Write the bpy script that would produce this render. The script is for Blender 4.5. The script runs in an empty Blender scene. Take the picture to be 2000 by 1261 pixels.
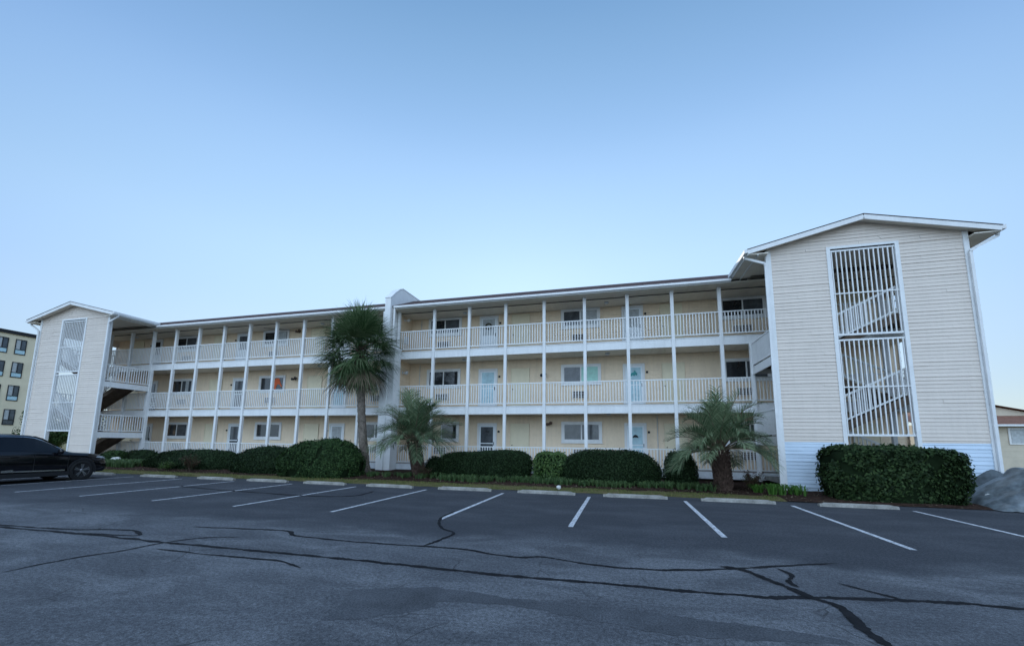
import bpy, math, random
from mathutils import Vector, Matrix, noise
R=math.radians
random.seed(7)
scene=bpy.context.scene
col=scene.collection

# ------------------------------------------------------------------ camera
W_,H_=2000.0,1261.0
f_,cy_,pt,ro,ya=804.4517,756.693,0.132293,-0.011575,0.261276
F=Vector((-math.sin(ya)*math.cos(pt),math.cos(ya)*math.cos(pt),math.sin(pt)))
U=Vector((math.sin(ya)*math.sin(pt),-math.cos(ya)*math.sin(pt),math.cos(pt)))
Rt=Vector((math.cos(ya),math.sin(ya),0))
cr_,sr_=math.cos(ro),math.sin(ro)
ir=Rt*cr_-U*sr_; iu=Rt*sr_+U*cr_
cd=bpy.data.cameras.new('camera'); cam=bpy.data.objects.new('camera',cd); col.objects.link(cam)
m=Matrix((ir,iu,-F)).transposed().to_4x4(); m.translation=Vector((0,0,1.65)); cam.matrix_world=m
cd.sensor_width=36; cd.lens=36*f_/W_; cd.shift_y=(cy_-H_/2)/W_; cd.clip_end=2000; cd.clip_start=0.05
scene.camera=cam

# ------------------------------------------------------------------ world, sun, exposure
SKY_STR,SKY_GAM,SKY_TINT,SKY_BACK_FILL=.15,.50,(1.05,1.42,1.78),6.9
SUN_EL,SUN_AZ=R(14),R(-13)          # azimuth measured from +Y towards +X
w=bpy.data.worlds.new('World'); scene.world=w; w.use_nodes=True
nt=w.node_tree; nt.nodes.clear()
sky=nt.nodes.new('ShaderNodeTexSky'); sky.sky_type='NISHITA'; sky.sun_disc=False
sky.sun_elevation=SUN_EL; sky.sun_rotation=SUN_AZ
sky.altitude=0; sky.air_density=1.0; sky.dust_density=.6; sky.ozone_density=2.0
bg=nt.nodes.new('ShaderNodeBackground'); bg.inputs[1].default_value=SKY_STR
ow=nt.nodes.new('ShaderNodeOutputWorld')
gm=nt.nodes.new('ShaderNodeGamma'); gm.inputs[1].default_value=SKY_GAM       # softer glow round the low sun
nt.links.new(sky.outputs[0],gm.inputs[0])
tn=nt.nodes.new('ShaderNodeMix'); tn.data_type='RGBA'; tn.blend_type='MULTIPLY'; tn.inputs[0].default_value=1; tn.inputs[7].default_value=(*SKY_TINT,1)
nt.links.new(gm.outputs[0],tn.inputs[6])
# added fill: sky behind the viewer brightened to light the shaded facade
tcw=nt.nodes.new('ShaderNodeTexCoord'); dp=nt.nodes.new('ShaderNodeVectorMath'); dp.operation='DOT_PRODUCT'
dp.inputs[1].default_value=(0.05,-.94,.34); nt.links.new(tcw.outputs['Generated'],dp.inputs[0])
rm=nt.nodes.new('ShaderNodeMapRange'); rm.interpolation_type='SMOOTHSTEP'; rm.inputs[1].default_value=-.1; rm.inputs[2].default_value=.95; rm.inputs[3].default_value=0; rm.inputs[4].default_value=SKY_BACK_FILL
nt.links.new(dp.outputs['Value'],rm.inputs[0])
ad=nt.nodes.new('ShaderNodeMix'); ad.data_type='RGBA'; ad.blend_type='ADD'; ad.inputs[0].default_value=1
sc=nt.nodes.new('ShaderNodeVectorMath'); sc.operation='SCALE'; sc.inputs[0].default_value=(.69,.86,1.03); nt.links.new(rm.outputs[0],sc.inputs['Scale'])
# clear-air elevation gradient blended with the physical sky
sx=nt.nodes.new('ShaderNodeSeparateXYZ'); nt.links.new(tcw.outputs['Generated'],sx.inputs[0])
cr0=nt.nodes.new('ShaderNodeValToRGB'); nt.links.new(sx.outputs[2],cr0.inputs[0]); e=cr0.color_ramp; e.interpolation='CARDINAL'
for p_,c_ in ((.0,(.56,.57,.50)),(.10,(.47,.55,.60)),(.26,(.41,.54,.72)),(.42,(.36,.51,.70)),(.60,(.255,.40,.62)),(.766,(.148,.275,.46)),(1,(.09,.20,.42))):
    if p_==0: el_=e.elements[0]
    elif p_==1: el_=e.elements[len(e.elements)-1]
    else: el_=e.elements.new(p_)
    el_.position=p_; el_.color=(*c_,1)
d2=nt.nodes.new('ShaderNodeVectorMath'); d2.operation='DOT_PRODUCT'; d2.inputs[1].default_value=(math.sin(SUN_AZ),math.cos(SUN_AZ),0); nt.links.new(tcw.outputs['Generated'],d2.inputs[0])
az=nt.nodes.new('ShaderNodeMapRange'); az.interpolation_type='SMOOTHSTEP'; az.inputs[1].default_value=-.2; az.inputs[2].default_value=.95; az.inputs[3].default_value=0; az.inputs[4].default_value=1; nt.links.new(d2.outputs['Value'],az.inputs[0])
az2=nt.nodes.new('ShaderNodeMix'); az2.data_type='RGBA'; az2.inputs[6].default_value=(1.0,2.1,3.6,1); az2.inputs[7].default_value=(6.9,7.2,7.3,1); nt.links.new(az.outputs[0],az2.inputs[0])
s2=nt.nodes.new('ShaderNodeVectorMath'); s2.operation='MULTIPLY'; nt.links.new(cr0.outputs[0],s2.inputs[0]); nt.links.new(az2.outputs[2],s2.inputs[1])
bl=nt.nodes.new('ShaderNodeMix'); bl.data_type='RGBA'; bl.inputs[0].default_value=.80; nt.links.new(tn.outputs[2],bl.inputs[6]); nt.links.new(s2.outputs[0],bl.inputs[7])
nt.links.new(bl.outputs[2],ad.inputs[6]); nt.links.new(sc.outputs[0],ad.inputs[7])
nt.links.new(ad.outputs[2],bg.inputs[0]); nt.links.new(bg.outputs[0],ow.inputs[0])
sd=bpy.data.lights.new('sun','SUN'); sd.energy=2.5; sd.angle=R(0.5); sd.color=(1,.9,.76)
so=bpy.data.objects.new('sun',sd); col.objects.link(so)
sv=Vector((math.sin(SUN_AZ)*math.cos(SUN_EL),math.cos(SUN_AZ)*math.cos(SUN_EL),math.sin(SUN_EL)))
so.rotation_euler=(-sv).to_track_quat('-Z','Y').to_euler(); so.location=sv*80
vs=scene.view_settings; vs.view_transform='Standard'; vs.look='None'; vs.gamma=1; vs.exposure=0.6; vs.use_curve_mapping=False

# ------------------------------------------------------------------ materials
MATS={}
def mat(name,color,rough=.6,spec=.3,metal=0,var=.12,vscale=3.0,color2=None,fine=0,bump=0,bscale=40,attr=None,translucent=0,coat=0,streak=0):
    m=bpy.data.materials.new(name); m.use_nodes=True; t=m.node_tree; n=t.nodes; l=t.links
    b=n['Principled BSDF']; b.inputs['Roughness'].default_value=rough; b.inputs['Metallic'].default_value=metal
    b.inputs['Specular IOR Level'].default_value=spec
    if coat: b.inputs['Coat Weight'].default_value=coat; b.inputs['Coat Roughness'].default_value=.03
    tc=n.new('ShaderNodeTexCoord')
    nz=n.new('ShaderNodeTexNoise'); nz.inputs['Scale'].default_value=vscale; nz.inputs['Detail'].default_value=5; nz.inputs['Roughness'].default_value=.65
    l.new(tc.outputs['Object'],nz.inputs['Vector'])
    rp=n.new('ShaderNodeMapRange'); rp.inputs[1].default_value=.3; rp.inputs[2].default_value=.7
    l.new(nz.outputs[0],rp.inputs[0])
    mx=n.new('ShaderNodeMix'); mx.data_type='RGBA'
    c=color; c2=color2 or tuple(max(0,x*(1-var*1.6)) for x in c); c1=c if color2 else tuple(min(1,x*(1+var*.6)) for x in c)
    mx.inputs[6].default_value=(*c1,1); mx.inputs[7].default_value=(*c2,1)
    l.new(rp.outputs[0],mx.inputs[0]); out=mx.outputs[2]
    if attr:
        a=n.new('ShaderNodeAttribute'); a.attribute_name='var'
        m2=n.new('ShaderNodeMix'); m2.data_type='RGBA'; m2.inputs[7].default_value=(*attr,1)
        mr=n.new('ShaderNodeMath'); mr.operation='MULTIPLY'; mr.inputs[1].default_value=1.0
        l.new(a.outputs['Fac'],mr.inputs[0]); l.new(mr.outputs[0],m2.inputs[0]); l.new(out,m2.inputs[6]); out=m2.outputs[2]
    if fine:
        nf=n.new('ShaderNodeTexNoise'); nf.inputs['Scale'].default_value=bscale; nf.inputs['Detail'].default_value=3
        l.new(tc.outputs['Object'],nf.inputs['Vector'])
        mf=n.new('ShaderNodeMapRange'); mf.inputs[1].default_value=.3; mf.inputs[2].default_value=.7; mf.inputs[3].default_value=1-fine; mf.inputs[4].default_value=1+fine
        l.new(nf.outputs[0],mf.inputs[0])
        ml=n.new('ShaderNodeMix'); ml.data_type='RGBA'; ml.blend_type='MULTIPLY'; ml.inputs[0].default_value=1
        l.new(out,ml.inputs[6]); l.new(mf.outputs[0],ml.inputs[7]); out=ml.outputs[2]
    if streak:   # faint vertical run-off stains
        mp_=n.new('ShaderNodeMapping'); mp_.inputs['Scale'].default_value=(7,7,.45); l.new(tc.outputs['Object'],mp_.inputs[0])
        ns=n.new('ShaderNodeTexNoise'); ns.inputs['Scale'].default_value=1; ns.inputs['Detail'].default_value=5; ns.inputs['Roughness'].default_value=.7; l.new(mp_.outputs[0],ns.inputs['Vector'])
        ms_=n.new('ShaderNodeMapRange'); ms_.inputs[1].default_value=.45; ms_.inputs[2].default_value=.75; ms_.inputs[3].default_value=1; ms_.inputs[4].default_value=1-streak*1.6; l.new(ns.outputs[0],ms_.inputs[0])
        mk=n.new('ShaderNodeMix'); mk.data_type='RGBA'; mk.blend_type='MULTIPLY'; mk.inputs[0].default_value=1
        l.new(out,mk.inputs[6]); l.new(ms_.outputs[0],mk.inputs[7]); out=mk.outputs[2]
    l.new(out,b.inputs['Base Color'])
    if bump:
        nb=n.new('ShaderNodeTexNoise'); nb.inputs['Scale'].default_value=bscale; nb.inputs['Detail'].default_value=4
        l.new(tc.outputs['Object'],nb.inputs['Vector'])
        bp=n.new('ShaderNodeBump'); bp.inputs['Strength'].default_value=bump; bp.inputs['Distance'].default_value=.02
        l.new(nb.outputs[0],bp.inputs['Height']); l.new(bp.outputs[0],b.inputs['Normal'])
    if translucent:
        tr=n.new('ShaderNodeBsdfTranslucent'); l.new(out,tr.inputs[0]); ms=n.new('ShaderNodeMixShader'); ms.inputs[0].default_value=translucent
        l.new(b.outputs[0],ms.inputs[1]); l.new(tr.outputs[0],ms.inputs[2]); l.new(ms.outputs[0],n['Material Output'].inputs[0])
    MATS[name]=m; return m
CREAM=mat('cream_siding',(.72,.625,.54),.55,.25,var=.035,vscale=.8,fine=.02,bscale=14,streak=.035)
GCREAM_LIT=mat('gallery_siding_lit',(.86,.69,.50),.55,.25,var=.05,vscale=.8,fine=.03,bscale=14,streak=.06)  # same siding as the towers, with the galleries' warm glow put into its colour
WBAND=mat('white_siding',(.62,.72,.82),.5,.25,var=.06,vscale=1.5)
WHITE=mat('white_trim',(.80,.795,.78),.5,.3,var=.05,vscale=2,fine=.03,bscale=20,streak=.05)
WDIRT=mat('weathered_white',(.66,.68,.70),.6,.2,var=.14,vscale=2.5,fine=.06,bscale=18)
CEIL=mat('soffit_panel',(.80,.73,.62),.6,.2,var=.06,vscale=2)
DECK=mat('deck_boards',(.33,.31,.29),.8,.1,var=.2,vscale=2,fine=.1)
DARKWOOD=mat('stair_wood',(.16,.12,.09),.85,.1,var=.3,vscale=3,fine=.15)
SHINGLE=mat('roof_shingle',(.11,.075,.07),.95,.1,var=.35,vscale=7,fine=.25,bscale=60,bump=.4)
STODOOR=mat('cream_door',(.80,.70,.50),.5,.3,var=.04)
DOORW=mat('white_door',(.80,.84,.86),.4,.4,var=.03)
DGLASS=mat('dark_glass',(.018,.022,.026),.06,.6,var=.3,vscale=1.2)
GGLASS=mat('grey_glass',(.09,.10,.11),.1,.6,var=.35,vscale=2.5)
CURT=mat('pale_curtain',(.50,.52,.52),.8,.1,var=.18,vscale=6)
BLUEC=mat('blue_curtain',(.52,.72,.78),.8,.1,var=.14,vscale=5)
MINT=mat('mint_blind',(.45,.74,.64),.7,.1,var=.1,vscale=5)
BLACK=mat('black_metal',(.02,.02,.022),.5,.3,var=.1)
BRONZE=mat('bronze_lamp',(.12,.07,.045),.45,.4,var=.2)
ORANGE=mat('orange_paint',(.75,.13,.03),.5,.3,var=.15,vscale=8)
TEAL=mat('teal_paint',(.06,.33,.33),.5,.3,var=.15,vscale=8)
BRICK=mat('brown_brick',(.22,.12,.09),.85,.1,var=.25,vscale=5)
YELLOW=mat('yellow_stucco',(.80,.69,.50),.8,.15,var=.08,vscale=.5,fine=.05)
HBEIGE=mat('beige_siding',(.62,.54,.42),.7,.15,var=.08,vscale=2)
HROOF=mat('red_brown_roof',(.27,.14,.10),.9,.1,var=.2,vscale=4,fine=.15)
CONC=mat('wheel_stop_concrete',(.33,.315,.285),.9,.15,var=.25,vscale=4,fine=.2,bscale=45,bump=.5)
ROCK=mat('white_rock',(.62,.61,.57),.9,.1,var=.2,vscale=12,bump=.5,bscale=20)
MULCH=mat('mulch',(.060,.036,.027),.95,.05,var=.5,vscale=9,fine=.5,bscale=60,bump=1.0)
GRASSG=mat('grass_ground',(.085,.095,.035),.95,.05,color2=(.15,.115,.06),vscale=2.2,fine=.35,bscale=50,bump=.6)
BLADE=mat('grass_blade',(.10,.15,.035),.7,.15,var=.2,vscale=3,attr=(.25,.22,.09),translucent=.25)
LEAF=mat('hedge_leaf',(.018,.044,.012),.6,.14,var=.45,vscale=6,attr=(.065,.115,.038),translucent=.2)
LEAFH=mat('boxy_hedge_leaf',(.015,.034,.010),.6,.14,var=.5,vscale=5,attr=(.055,.090,.030),translucent=.15)
LEAFD=mat('dark_hedge_leaf',(.012,.027,.009),.6,.12,var=.4,vscale=5,attr=(.036,.062,.024),translucent=.15)
LEAFL=mat('lime_leaf',(.045,.10,.022),.5,.3,var=.3,vscale=6,attr=(.14,.22,.06),translucent=.3)
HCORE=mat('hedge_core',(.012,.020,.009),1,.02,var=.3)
LILY=mat('lily_leaf',(.055,.14,.02),.5,.3,var=.2,attr=(.12,.26,.05),translucent=.3)
LIRI=mat('liriope_leaf',(.035,.085,.025),.5,.3,var=.3,attr=(.13,.19,.07),translucent=.2)
REDLF=mat('dull_red_leaf',(.10,.05,.035),.6,.2,var=.4,attr=(.06,.09,.035),translucent=.2)
SABAL=mat('cabbage_palm_leaf',(.045,.090,.030),.6,.12,var=.3,vscale=2,attr=(.18,.24,.12),translucent=.2)
DEADP=mat('dead_palm_leaf',(.20,.155,.10),.7,.2,var=.3,vscale=3,attr=(.34,.28,.19),translucent=.15)
PINDO=mat('pindo_palm_leaf',(.052,.100,.046),.6,.15,var=.25,vscale=2,attr=(.32,.39,.22),translucent=.2)
TRUNKG=mat('grey_palm_trunk',(.20,.165,.135),.95,.1,var=.35,vscale=6,fine=.35,bscale=26,bump=1.0)
TRUNKB=mat('brown_palm_trunk',(.10,.065,.05),.95,.1,var=.4,vscale=8,fine=.3,bscale=30,bump=1.0)
BARK=mat('bark',(.12,.09,.07),.95,.1,var=.3,bump=.6)
CARP=mat('black_car_paint',(.004,.004,.006),.12,.35,var=.05,coat=.45)
CARW=mat('white_car_paint',(.75,.76,.78),.2,.5,var=.02,coat=.8)
CGLASS=mat('car_glass',(.006,.008,.012),.04,.35,var=.1)
PLAST=mat('black_plastic',(.018,.018,.019),.6,.3,var=.1)
TYRE=mat('tyre_rubber',(.022,.022,.022),.85,.2,var=.15,bump=.2)
CHROME=mat('chrome',(.80,.80,.82),.15,.5,metal=1,var=.03)
ALLOY=mat('alloy',(.45,.45,.47),.28,.5,metal=.9,var=.05)
LAMPG=mat('headlamp_glass',(.35,.37,.38),.08,.8,var=.1)
REDP=mat('red_lens',(.35,.01,.01),.15,.6,var=.1)
SAND=mat('sandy_ground',(.20,.17,.12),.95,.05,color2=(.11,.13,.06),vscale=.12,fine=.2,bscale=8)

def line_paint():
    m=mat('line_paint',(.60,.61,.63),.8,.15,var=.2,vscale=5,fine=.1,bscale=30)
    t=m.node_tree;n=t.nodes;l=t.links
    b=n['Principled BSDF']; src=b.inputs['Base Color'].links[0].from_socket
    tc=n.new('ShaderNodeTexCoord'); nz=n.new('ShaderNodeTexNoise'); nz.inputs['Scale'].default_value=16; nz.inputs['Detail'].default_value=6; nz.inputs['Roughness'].default_value=.8
    l.new(tc.outputs['Object'],nz.inputs['Vector'])
    mr=n.new('ShaderNodeMapRange'); mr.inputs[1].default_value=.52; mr.inputs[2].default_value=.62; l.new(nz.outputs[0],mr.inputs[0])
    mx=n.new('ShaderNodeMix'); mx.data_type='RGBA'; mx.inputs[7].default_value=(.07,.07,.075,1)
    l.new(mr.outputs[0],mx.inputs[0]); l.new(src,mx.inputs[6]); l.new(mx.outputs[2],b.inputs['Base Color'])
    return m
LINE=line_paint()

def asphalt():
    m=bpy.data.materials.new('asphalt'); m.use_nodes=True; t=m.node_tree;n=t.nodes;l=t.links
    b=n['Principled BSDF']; b.inputs['Roughness'].default_value=.85; b.inputs['Specular IOR Level'].default_value=.25
    tc=n.new('ShaderNodeTexCoord'); O=tc.outputs['Object']
    def nz(scale,detail=6,rough=.65,vec=None,dist=0):
        x=n.new('ShaderNodeTexNoise'); x.inputs['Scale'].default_value=scale; x.inputs['Detail'].default_value=detail; x.inputs['Roughness'].default_value=rough; x.inputs['Distortion'].default_value=dist
        l.new(vec or O,x.inputs['Vector']); return x.outputs[0]
    def mr(s,a,b_,c,d):
        x=n.new('ShaderNodeMapRange'); x.interpolation_type='SMOOTHSTEP'
        for i,v in enumerate((a,b_,c,d)): x.inputs[1+i].default_value=v
        l.new(s,x.inputs[0]); return x.outputs[0]
    def mm(op,a,b_):
        x=n.new('ShaderNodeMath'); x.operation=op
        for i,v in enumerate((a,b_)):
            if isinstance(v,(int,float)): x.inputs[i].default_value=v
            else: l.new(v,x.inputs[i])
        return x.outputs[0]
    def mix(fac,a,b_):
        x=n.new('ShaderNodeMix'); x.data_type='RGBA'
        l.new(fac,x.inputs[0])
        for i,v in ((6,a),(7,b_)):
            if isinstance(v,tuple): x.inputs[i].default_value=(*v,1)
            else: l.new(v,x.inputs[i])
        return x.outputs[2]
    sep=n.new('ShaderNodeSeparateXYZ'); l.new(O,sep.inputs[0])
    # stall strip was resealed: darker and smoother than the driving lane
    edge=mm('ADD',sep.outputs[1],mm('MULTIPLY',mm('SUBTRACT',nz(.45,3),.5),2.6))
    new=mr(edge,6.7,7.5,0,1)
    mp=n.new('ShaderNodeMapping'); mp.inputs['Scale'].default_value=(.45,1.0,1); l.new(O,mp.inputs[0])
    streak=mr(nz(1.3,6,.7,mp.outputs[0],.6),.36,.66,0,1)
    patch=mr(nz(.55,4,.6,None,.8),.42,.62,0,1)
    old=mix(streak,(.070,.073,.080),(.140,.145,.154))
    old=mix(mm('MULTIPLY',patch,.55),old,(.082,.086,.095))
    # wheel-path wear, lighter fringe just outside the reseal
    nw=mix(mr(nz(.9,5,.7,mp.outputs[0]),.4,.7,0,1),(.043,.046,.053),(.067,.070,.078))
    c=mix(new,old,nw)
    grain=nz(24,5,.8)
    cg=n.new('ShaderNodeMix'); cg.data_type='RGBA'; cg.blend_type='MULTIPLY'; cg.inputs[0].default_value=1; l.new(c,cg.inputs[6]); l.new(mr(grain,.30,.70,.50,1.5),cg.inputs[7]); c=cg.outputs[2]
    sp=nz(90,3,.7); c2=n.new('ShaderNodeMix'); c2.data_type='RGBA'; c2.blend_type='MULTIPLY'; c2.inputs[0].default_value=1
    l.new(c,c2.inputs[6]); l.new(mr(sp,.3,.7,.5,1.55),c2.inputs[7])
    vo=n.new('ShaderNodeTexVoronoi'); vo.inputs['Scale'].default_value=55; l.new(O,vo.inputs['Vector'])
    peb=mm('MULTIPLY',mr(vo.outputs['Distance'],.10,.16,1,0),mr(nz(30,2),.55,.65,0,.8))
    c3=mix(peb,c2.outputs[2],(.24,.235,.22))
    # hairline cracking in the old lane
    v2=n.new('ShaderNodeTexVoronoi'); v2.feature='DISTANCE_TO_EDGE'; v2.inputs['Scale'].default_value=1.1
    mpd=n.new('ShaderNodeMix'); mpd.data_type='RGBA'; mpd.inputs[0].default_value=.12; l.new(O,mpd.inputs[6])
    nzc=n.new('ShaderNodeTexNoise'); nzc.inputs['Scale'].default_value=3; nzc.inputs['Detail'].default_value=5; l.new(O,nzc.inputs['Vector']); l.new(nzc.outputs['Color'],mpd.inputs[7])
    l.new(mpd.outputs[2],v2.inputs['Vector'])
    ck=mm('MULTIPLY',mr(v2.outputs['Distance'],.003,.011,1,0),mr(nz(.7,3),.5,.62,0,.75))
    ck=mm('MULTIPLY',ck,mr(new,0,1,1,.15))
    c4=mix(ck,c3,(.028,.028,.03))
    l.new(c4,b.inputs['Base Color'])
    bp=n.new('ShaderNodeBump'); bp.inputs['Strength'].default_value=.5; bp.inputs['Distance'].default_value=.006
    l.new(nz(120,4,.7),bp.inputs['Height']); l.new(bp.outputs[0],b.inputs['Normal'])
    return m
ASPH=asphalt()
TAR=mat('crack_sealant',(.016,.016,.018),.85,.12,var=.35,vscale=6,fine=.2,bscale=60)
PATCHM=mat('asphalt_patch',(.080,.084,.092),.9,.2,var=.2,vscale=2,fine=.45,bscale=60,bump=.4)

# ------------------------------------------------------------------ mesh helpers
class MB:
    def __init__(s): s.v=[];s.f=[];s.a=[]
    def quad(s,a,b,c,d,var=0.0):
        i=len(s.v); s.v+= [tuple(a),tuple(b),tuple(c),tuple(d)]; s.f.append((i,i+1,i+2,i+3)); s.a.append(var)
    def tri(s,a,b,c,var=0.0):
        i=len(s.v); s.v+=[tuple(a),tuple(b),tuple(c)]; s.f.append((i,i+1,i+2)); s.a.append(var)
    def poly(s,pts,var=0.0):
        i=len(s.v); s.v+=[tuple(p) for p in pts]; s.f.append(tuple(range(i,i+len(pts)))); s.a.append(var)
    def box(s,x0,x1,y0,y1,z0,z1):
        if x0>x1:x0,x1=x1,x0
        if y0>y1:y0,y1=y1,y0
        if z0>z1:z0,z1=z1,z0
        i=len(s.v)
        s.v+=[(x0,y0,z0),(x1,y0,z0),(x1,y1,z0),(x0,y1,z0),(x0,y0,z1),(x1,y0,z1),(x1,y1,z1),(x0,y1,z1)]
        s.f+=[(i,i+3,i+2,i+1),(i+4,i+5,i+6,i+7),(i,i+1,i+5,i+4),(i+1,i+2,i+6,i+5),(i+2,i+3,i+7,i+6),(i+3,i,i+4,i+7)]; s.a+=[0]*6
        return s
    def beam(s,p,q,wd,ht,up=Vector((0,0,1))):
        p=Vector(p);q=Vector(q);d=(q-p).normalized(); sd=d.cross(up)
        if sd.length<1e-4: sd=Vector((1,0,0))
        sd.normalize(); u=sd.cross(d).normalized()
        a=sd*(wd/2); b=u*(ht/2); i=len(s.v)
        for c in (p,q):
            s.v+=[tuple(c-a-b),tuple(c+a-b),tuple(c+a+b),tuple(c-a+b)]
        s.f+=[(i,i+1,i+2,i+3),(i+7,i+6,i+5,i+4),(i,i+4,i+5,i+1),(i+1,i+5,i+6,i+2),(i+2,i+6,i+7,i+3),(i+3,i+7,i+4,i)]; s.a+=[0]*6
        return s
    def tube(s,pts,rad,seg=8,cap=True):
        pts=[Vector(p) for p in pts]; rads=rad if isinstance(rad,(list,tuple)) else [rad]*len(pts)
        ref=Vector((0,0,1)); base=len(s.v); prev=None
        for k,p in enumerate(pts):
            d=(pts[min(k+1,len(pts)-1)]-pts[max(k-1,0)]).normalized()
            if prev is None:
                a=d.cross(ref)
                if a.length<1e-3: a=d.cross(Vector((0,1,0)))
            else: a=prev-d*prev.dot(d)
            a.normalize(); prev=a; b=d.cross(a)
            for j in range(seg):
                t=2*math.pi*j/seg; s.v.append(tuple(p+(a*math.cos(t)+b*math.sin(t))*rads[k]))
        for k in range(len(pts)-1):
            for j in range(seg):
                o=base+k*seg; s.f.append((o+j,o+(j+1)%seg,o+seg+(j+1)%seg,o+seg+j)); s.a.append(0)
        if cap:
            s.f.append(tuple(base+j for j in range(seg))[::-1]); s.f.append(tuple(base+(len(pts)-1)*seg+j for j in range(seg))); s.a+=[0,0]
        return s
    def lathe(s,prof,c,axis='Z',seg=16):
        base=len(s.v); c=Vector(c)
        for r,h in prof:
            for j in range(seg):
                t=2*math.pi*j/seg; a=r*math.cos(t);b=r*math.sin(t)
                v={'Z':(a,b,h),'X':(h,a,b),'Y':(a,h,b)}[axis]; s.v.append(tuple(c+Vector(v)))
        for k in range(len(prof)-1):
            for j in range(seg):
                o=base+k*seg; s.f.append((o+j,o+(j+1)%seg,o+seg+(j+1)%seg,o+seg+j)); s.a.append(0)
        return s
    def mesh(s,name,material,smooth=False):
        me=bpy.data.meshes.new(name); me.from_pydata(s.v,[],s.f); me.materials.append(material)
        if any(s.a):
            at=me.attributes.new('var','FLOAT','FACE'); at.data.foreach_set('value',s.a)
        if smooth: me.polygons.foreach_set('use_smooth',[True]*len(me.polygons))
        me.update(); return me
    def build(s,name,material,parent=None,loc=None,smooth=False,rot=None):
        o=bpy.data.objects.new(name,s.mesh(name,material,smooth)); col.objects.link(o)
        if parent is not None: attach(o,parent)
        if loc is not None:
            o.location=loc
            if rot: o.rotation_euler=rot
        return o
def attach(o,parent):
    o.parent=parent
    if parent.get('_w'):           # world-space authored children of a placed root
        o.matrix_parent_inverse=Matrix.Translation(-Vector(parent['_w']))
def tag(o,label,cat,group=None,kind=None):
    if label: o['label']=label
    if cat: o['category']=cat
    if group: o['group']=group
    if kind: o['kind']=kind
    return o
def thing(name,label,cat,loc=(0,0,0),group=None,world=False,rotz=0):
    o=bpy.data.objects.new(name,None); col.objects.link(o); o.location=loc; o.rotation_euler=(0,0,rotz); o.empty_display_size=.3
    if world: WORLD[o.name]=Vector(loc)
    return tag(o,label,cat,group)
WORLD={}
def attach(o,parent):
    o.parent=parent
    if parent.name in WORLD: o.matrix_parent_inverse=Matrix.Translation(-WORLD[parent.name])
def struct(o): o['kind']='structure'; return o
def dup(o,loc=None,parent=None,rotz=None):
    c=o.copy(); col.objects.link(c)
    if parent is not None: c.parent=parent
    if loc is not None: c.location=loc
    if rotz is not None: c.rotation_euler=(0,0,rotz)
    for ch in o.children:
        d=ch.copy(); col.objects.link(d); d.parent=c
        for g in ch.children:
            e=g.copy(); col.objects.link(e); e.parent=d
    return c

# ------------------------------------------------------------------ ground
def bedh(x,y):
    k=min(1,max(0,(y-14.15)/.35))*.06+min(1,max(0,(y-14.5)/2.2))*(.17 if x<-12 else (.17-(x+12)/18*.10 if x<6 else .07))
    return k
def sheet(name,x0,x1,y0,y1,nx,ny,zf,material,**k):
    mb=MB(); 
    for j in range(ny+1):
        for i in range(nx+1):
            x=x0+(x1-x0)*i/nx; y=y0+(y1-y0)*j/ny; mb.v.append((x,y,zf(x,y)))
    for j in range(ny):
        for i in range(nx):
            a=j*(nx+1)+i; mb.f.append((a,a+1,a+nx+2,a+nx+1)); mb.a.append(0)
    return struct(mb.build(name,material,smooth=True))
sheet('ground',-900,900,-300,1500,2,2,lambda x,y:-.06,SAND)
sheet('parking_lot',-60,45,-25,14.35,2,2,lambda x,y:0,ASPH)
sheet('lawn_strip',-60,4.7,14.25,15.05,160,6,lambda x,y:bedh(x,y)+.03*noise.noise((x*1.5,y*3,0))-.01,GRASSG)
sheet('mulch_bed',-60,45,15.0,21,320,24,lambda x,y:bedh(x,y)+.02*noise.noise((x*2.5,y*2.5,1)),MULCH)

sheet('mulch_bed',4.7,45,14.25,15.0,120,6,lambda x,y:bedh(x,y)+.02*noise.noise((x*2.5,y*2.5,1)),MULCH)
# painted stall lines
X0,SW=-14.937,2.7796
for i in range(-3,10):
    x=X0+SW*i
    ye=13.35+random.uniform(-.05,.05); yn=8.45+random.uniform(-.06,.06)
    mb=MB(); N=40
    for k in range(N):
        a=yn+(ye-yn)*k/N; b=yn+(ye-yn)*(k+1)/N
        def wob(y,s): return .002*noise.noise((x*7+s,y*3,2))
        mb.quad((x-.05+wob(a,0),a,.004),(x+.05+wob(a,9),a,.004),(x+.05+wob(b,9),b,.004),(x-.05+wob(b,0),b,.004))
    struct(mb.build('parking_line',LINE))

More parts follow.
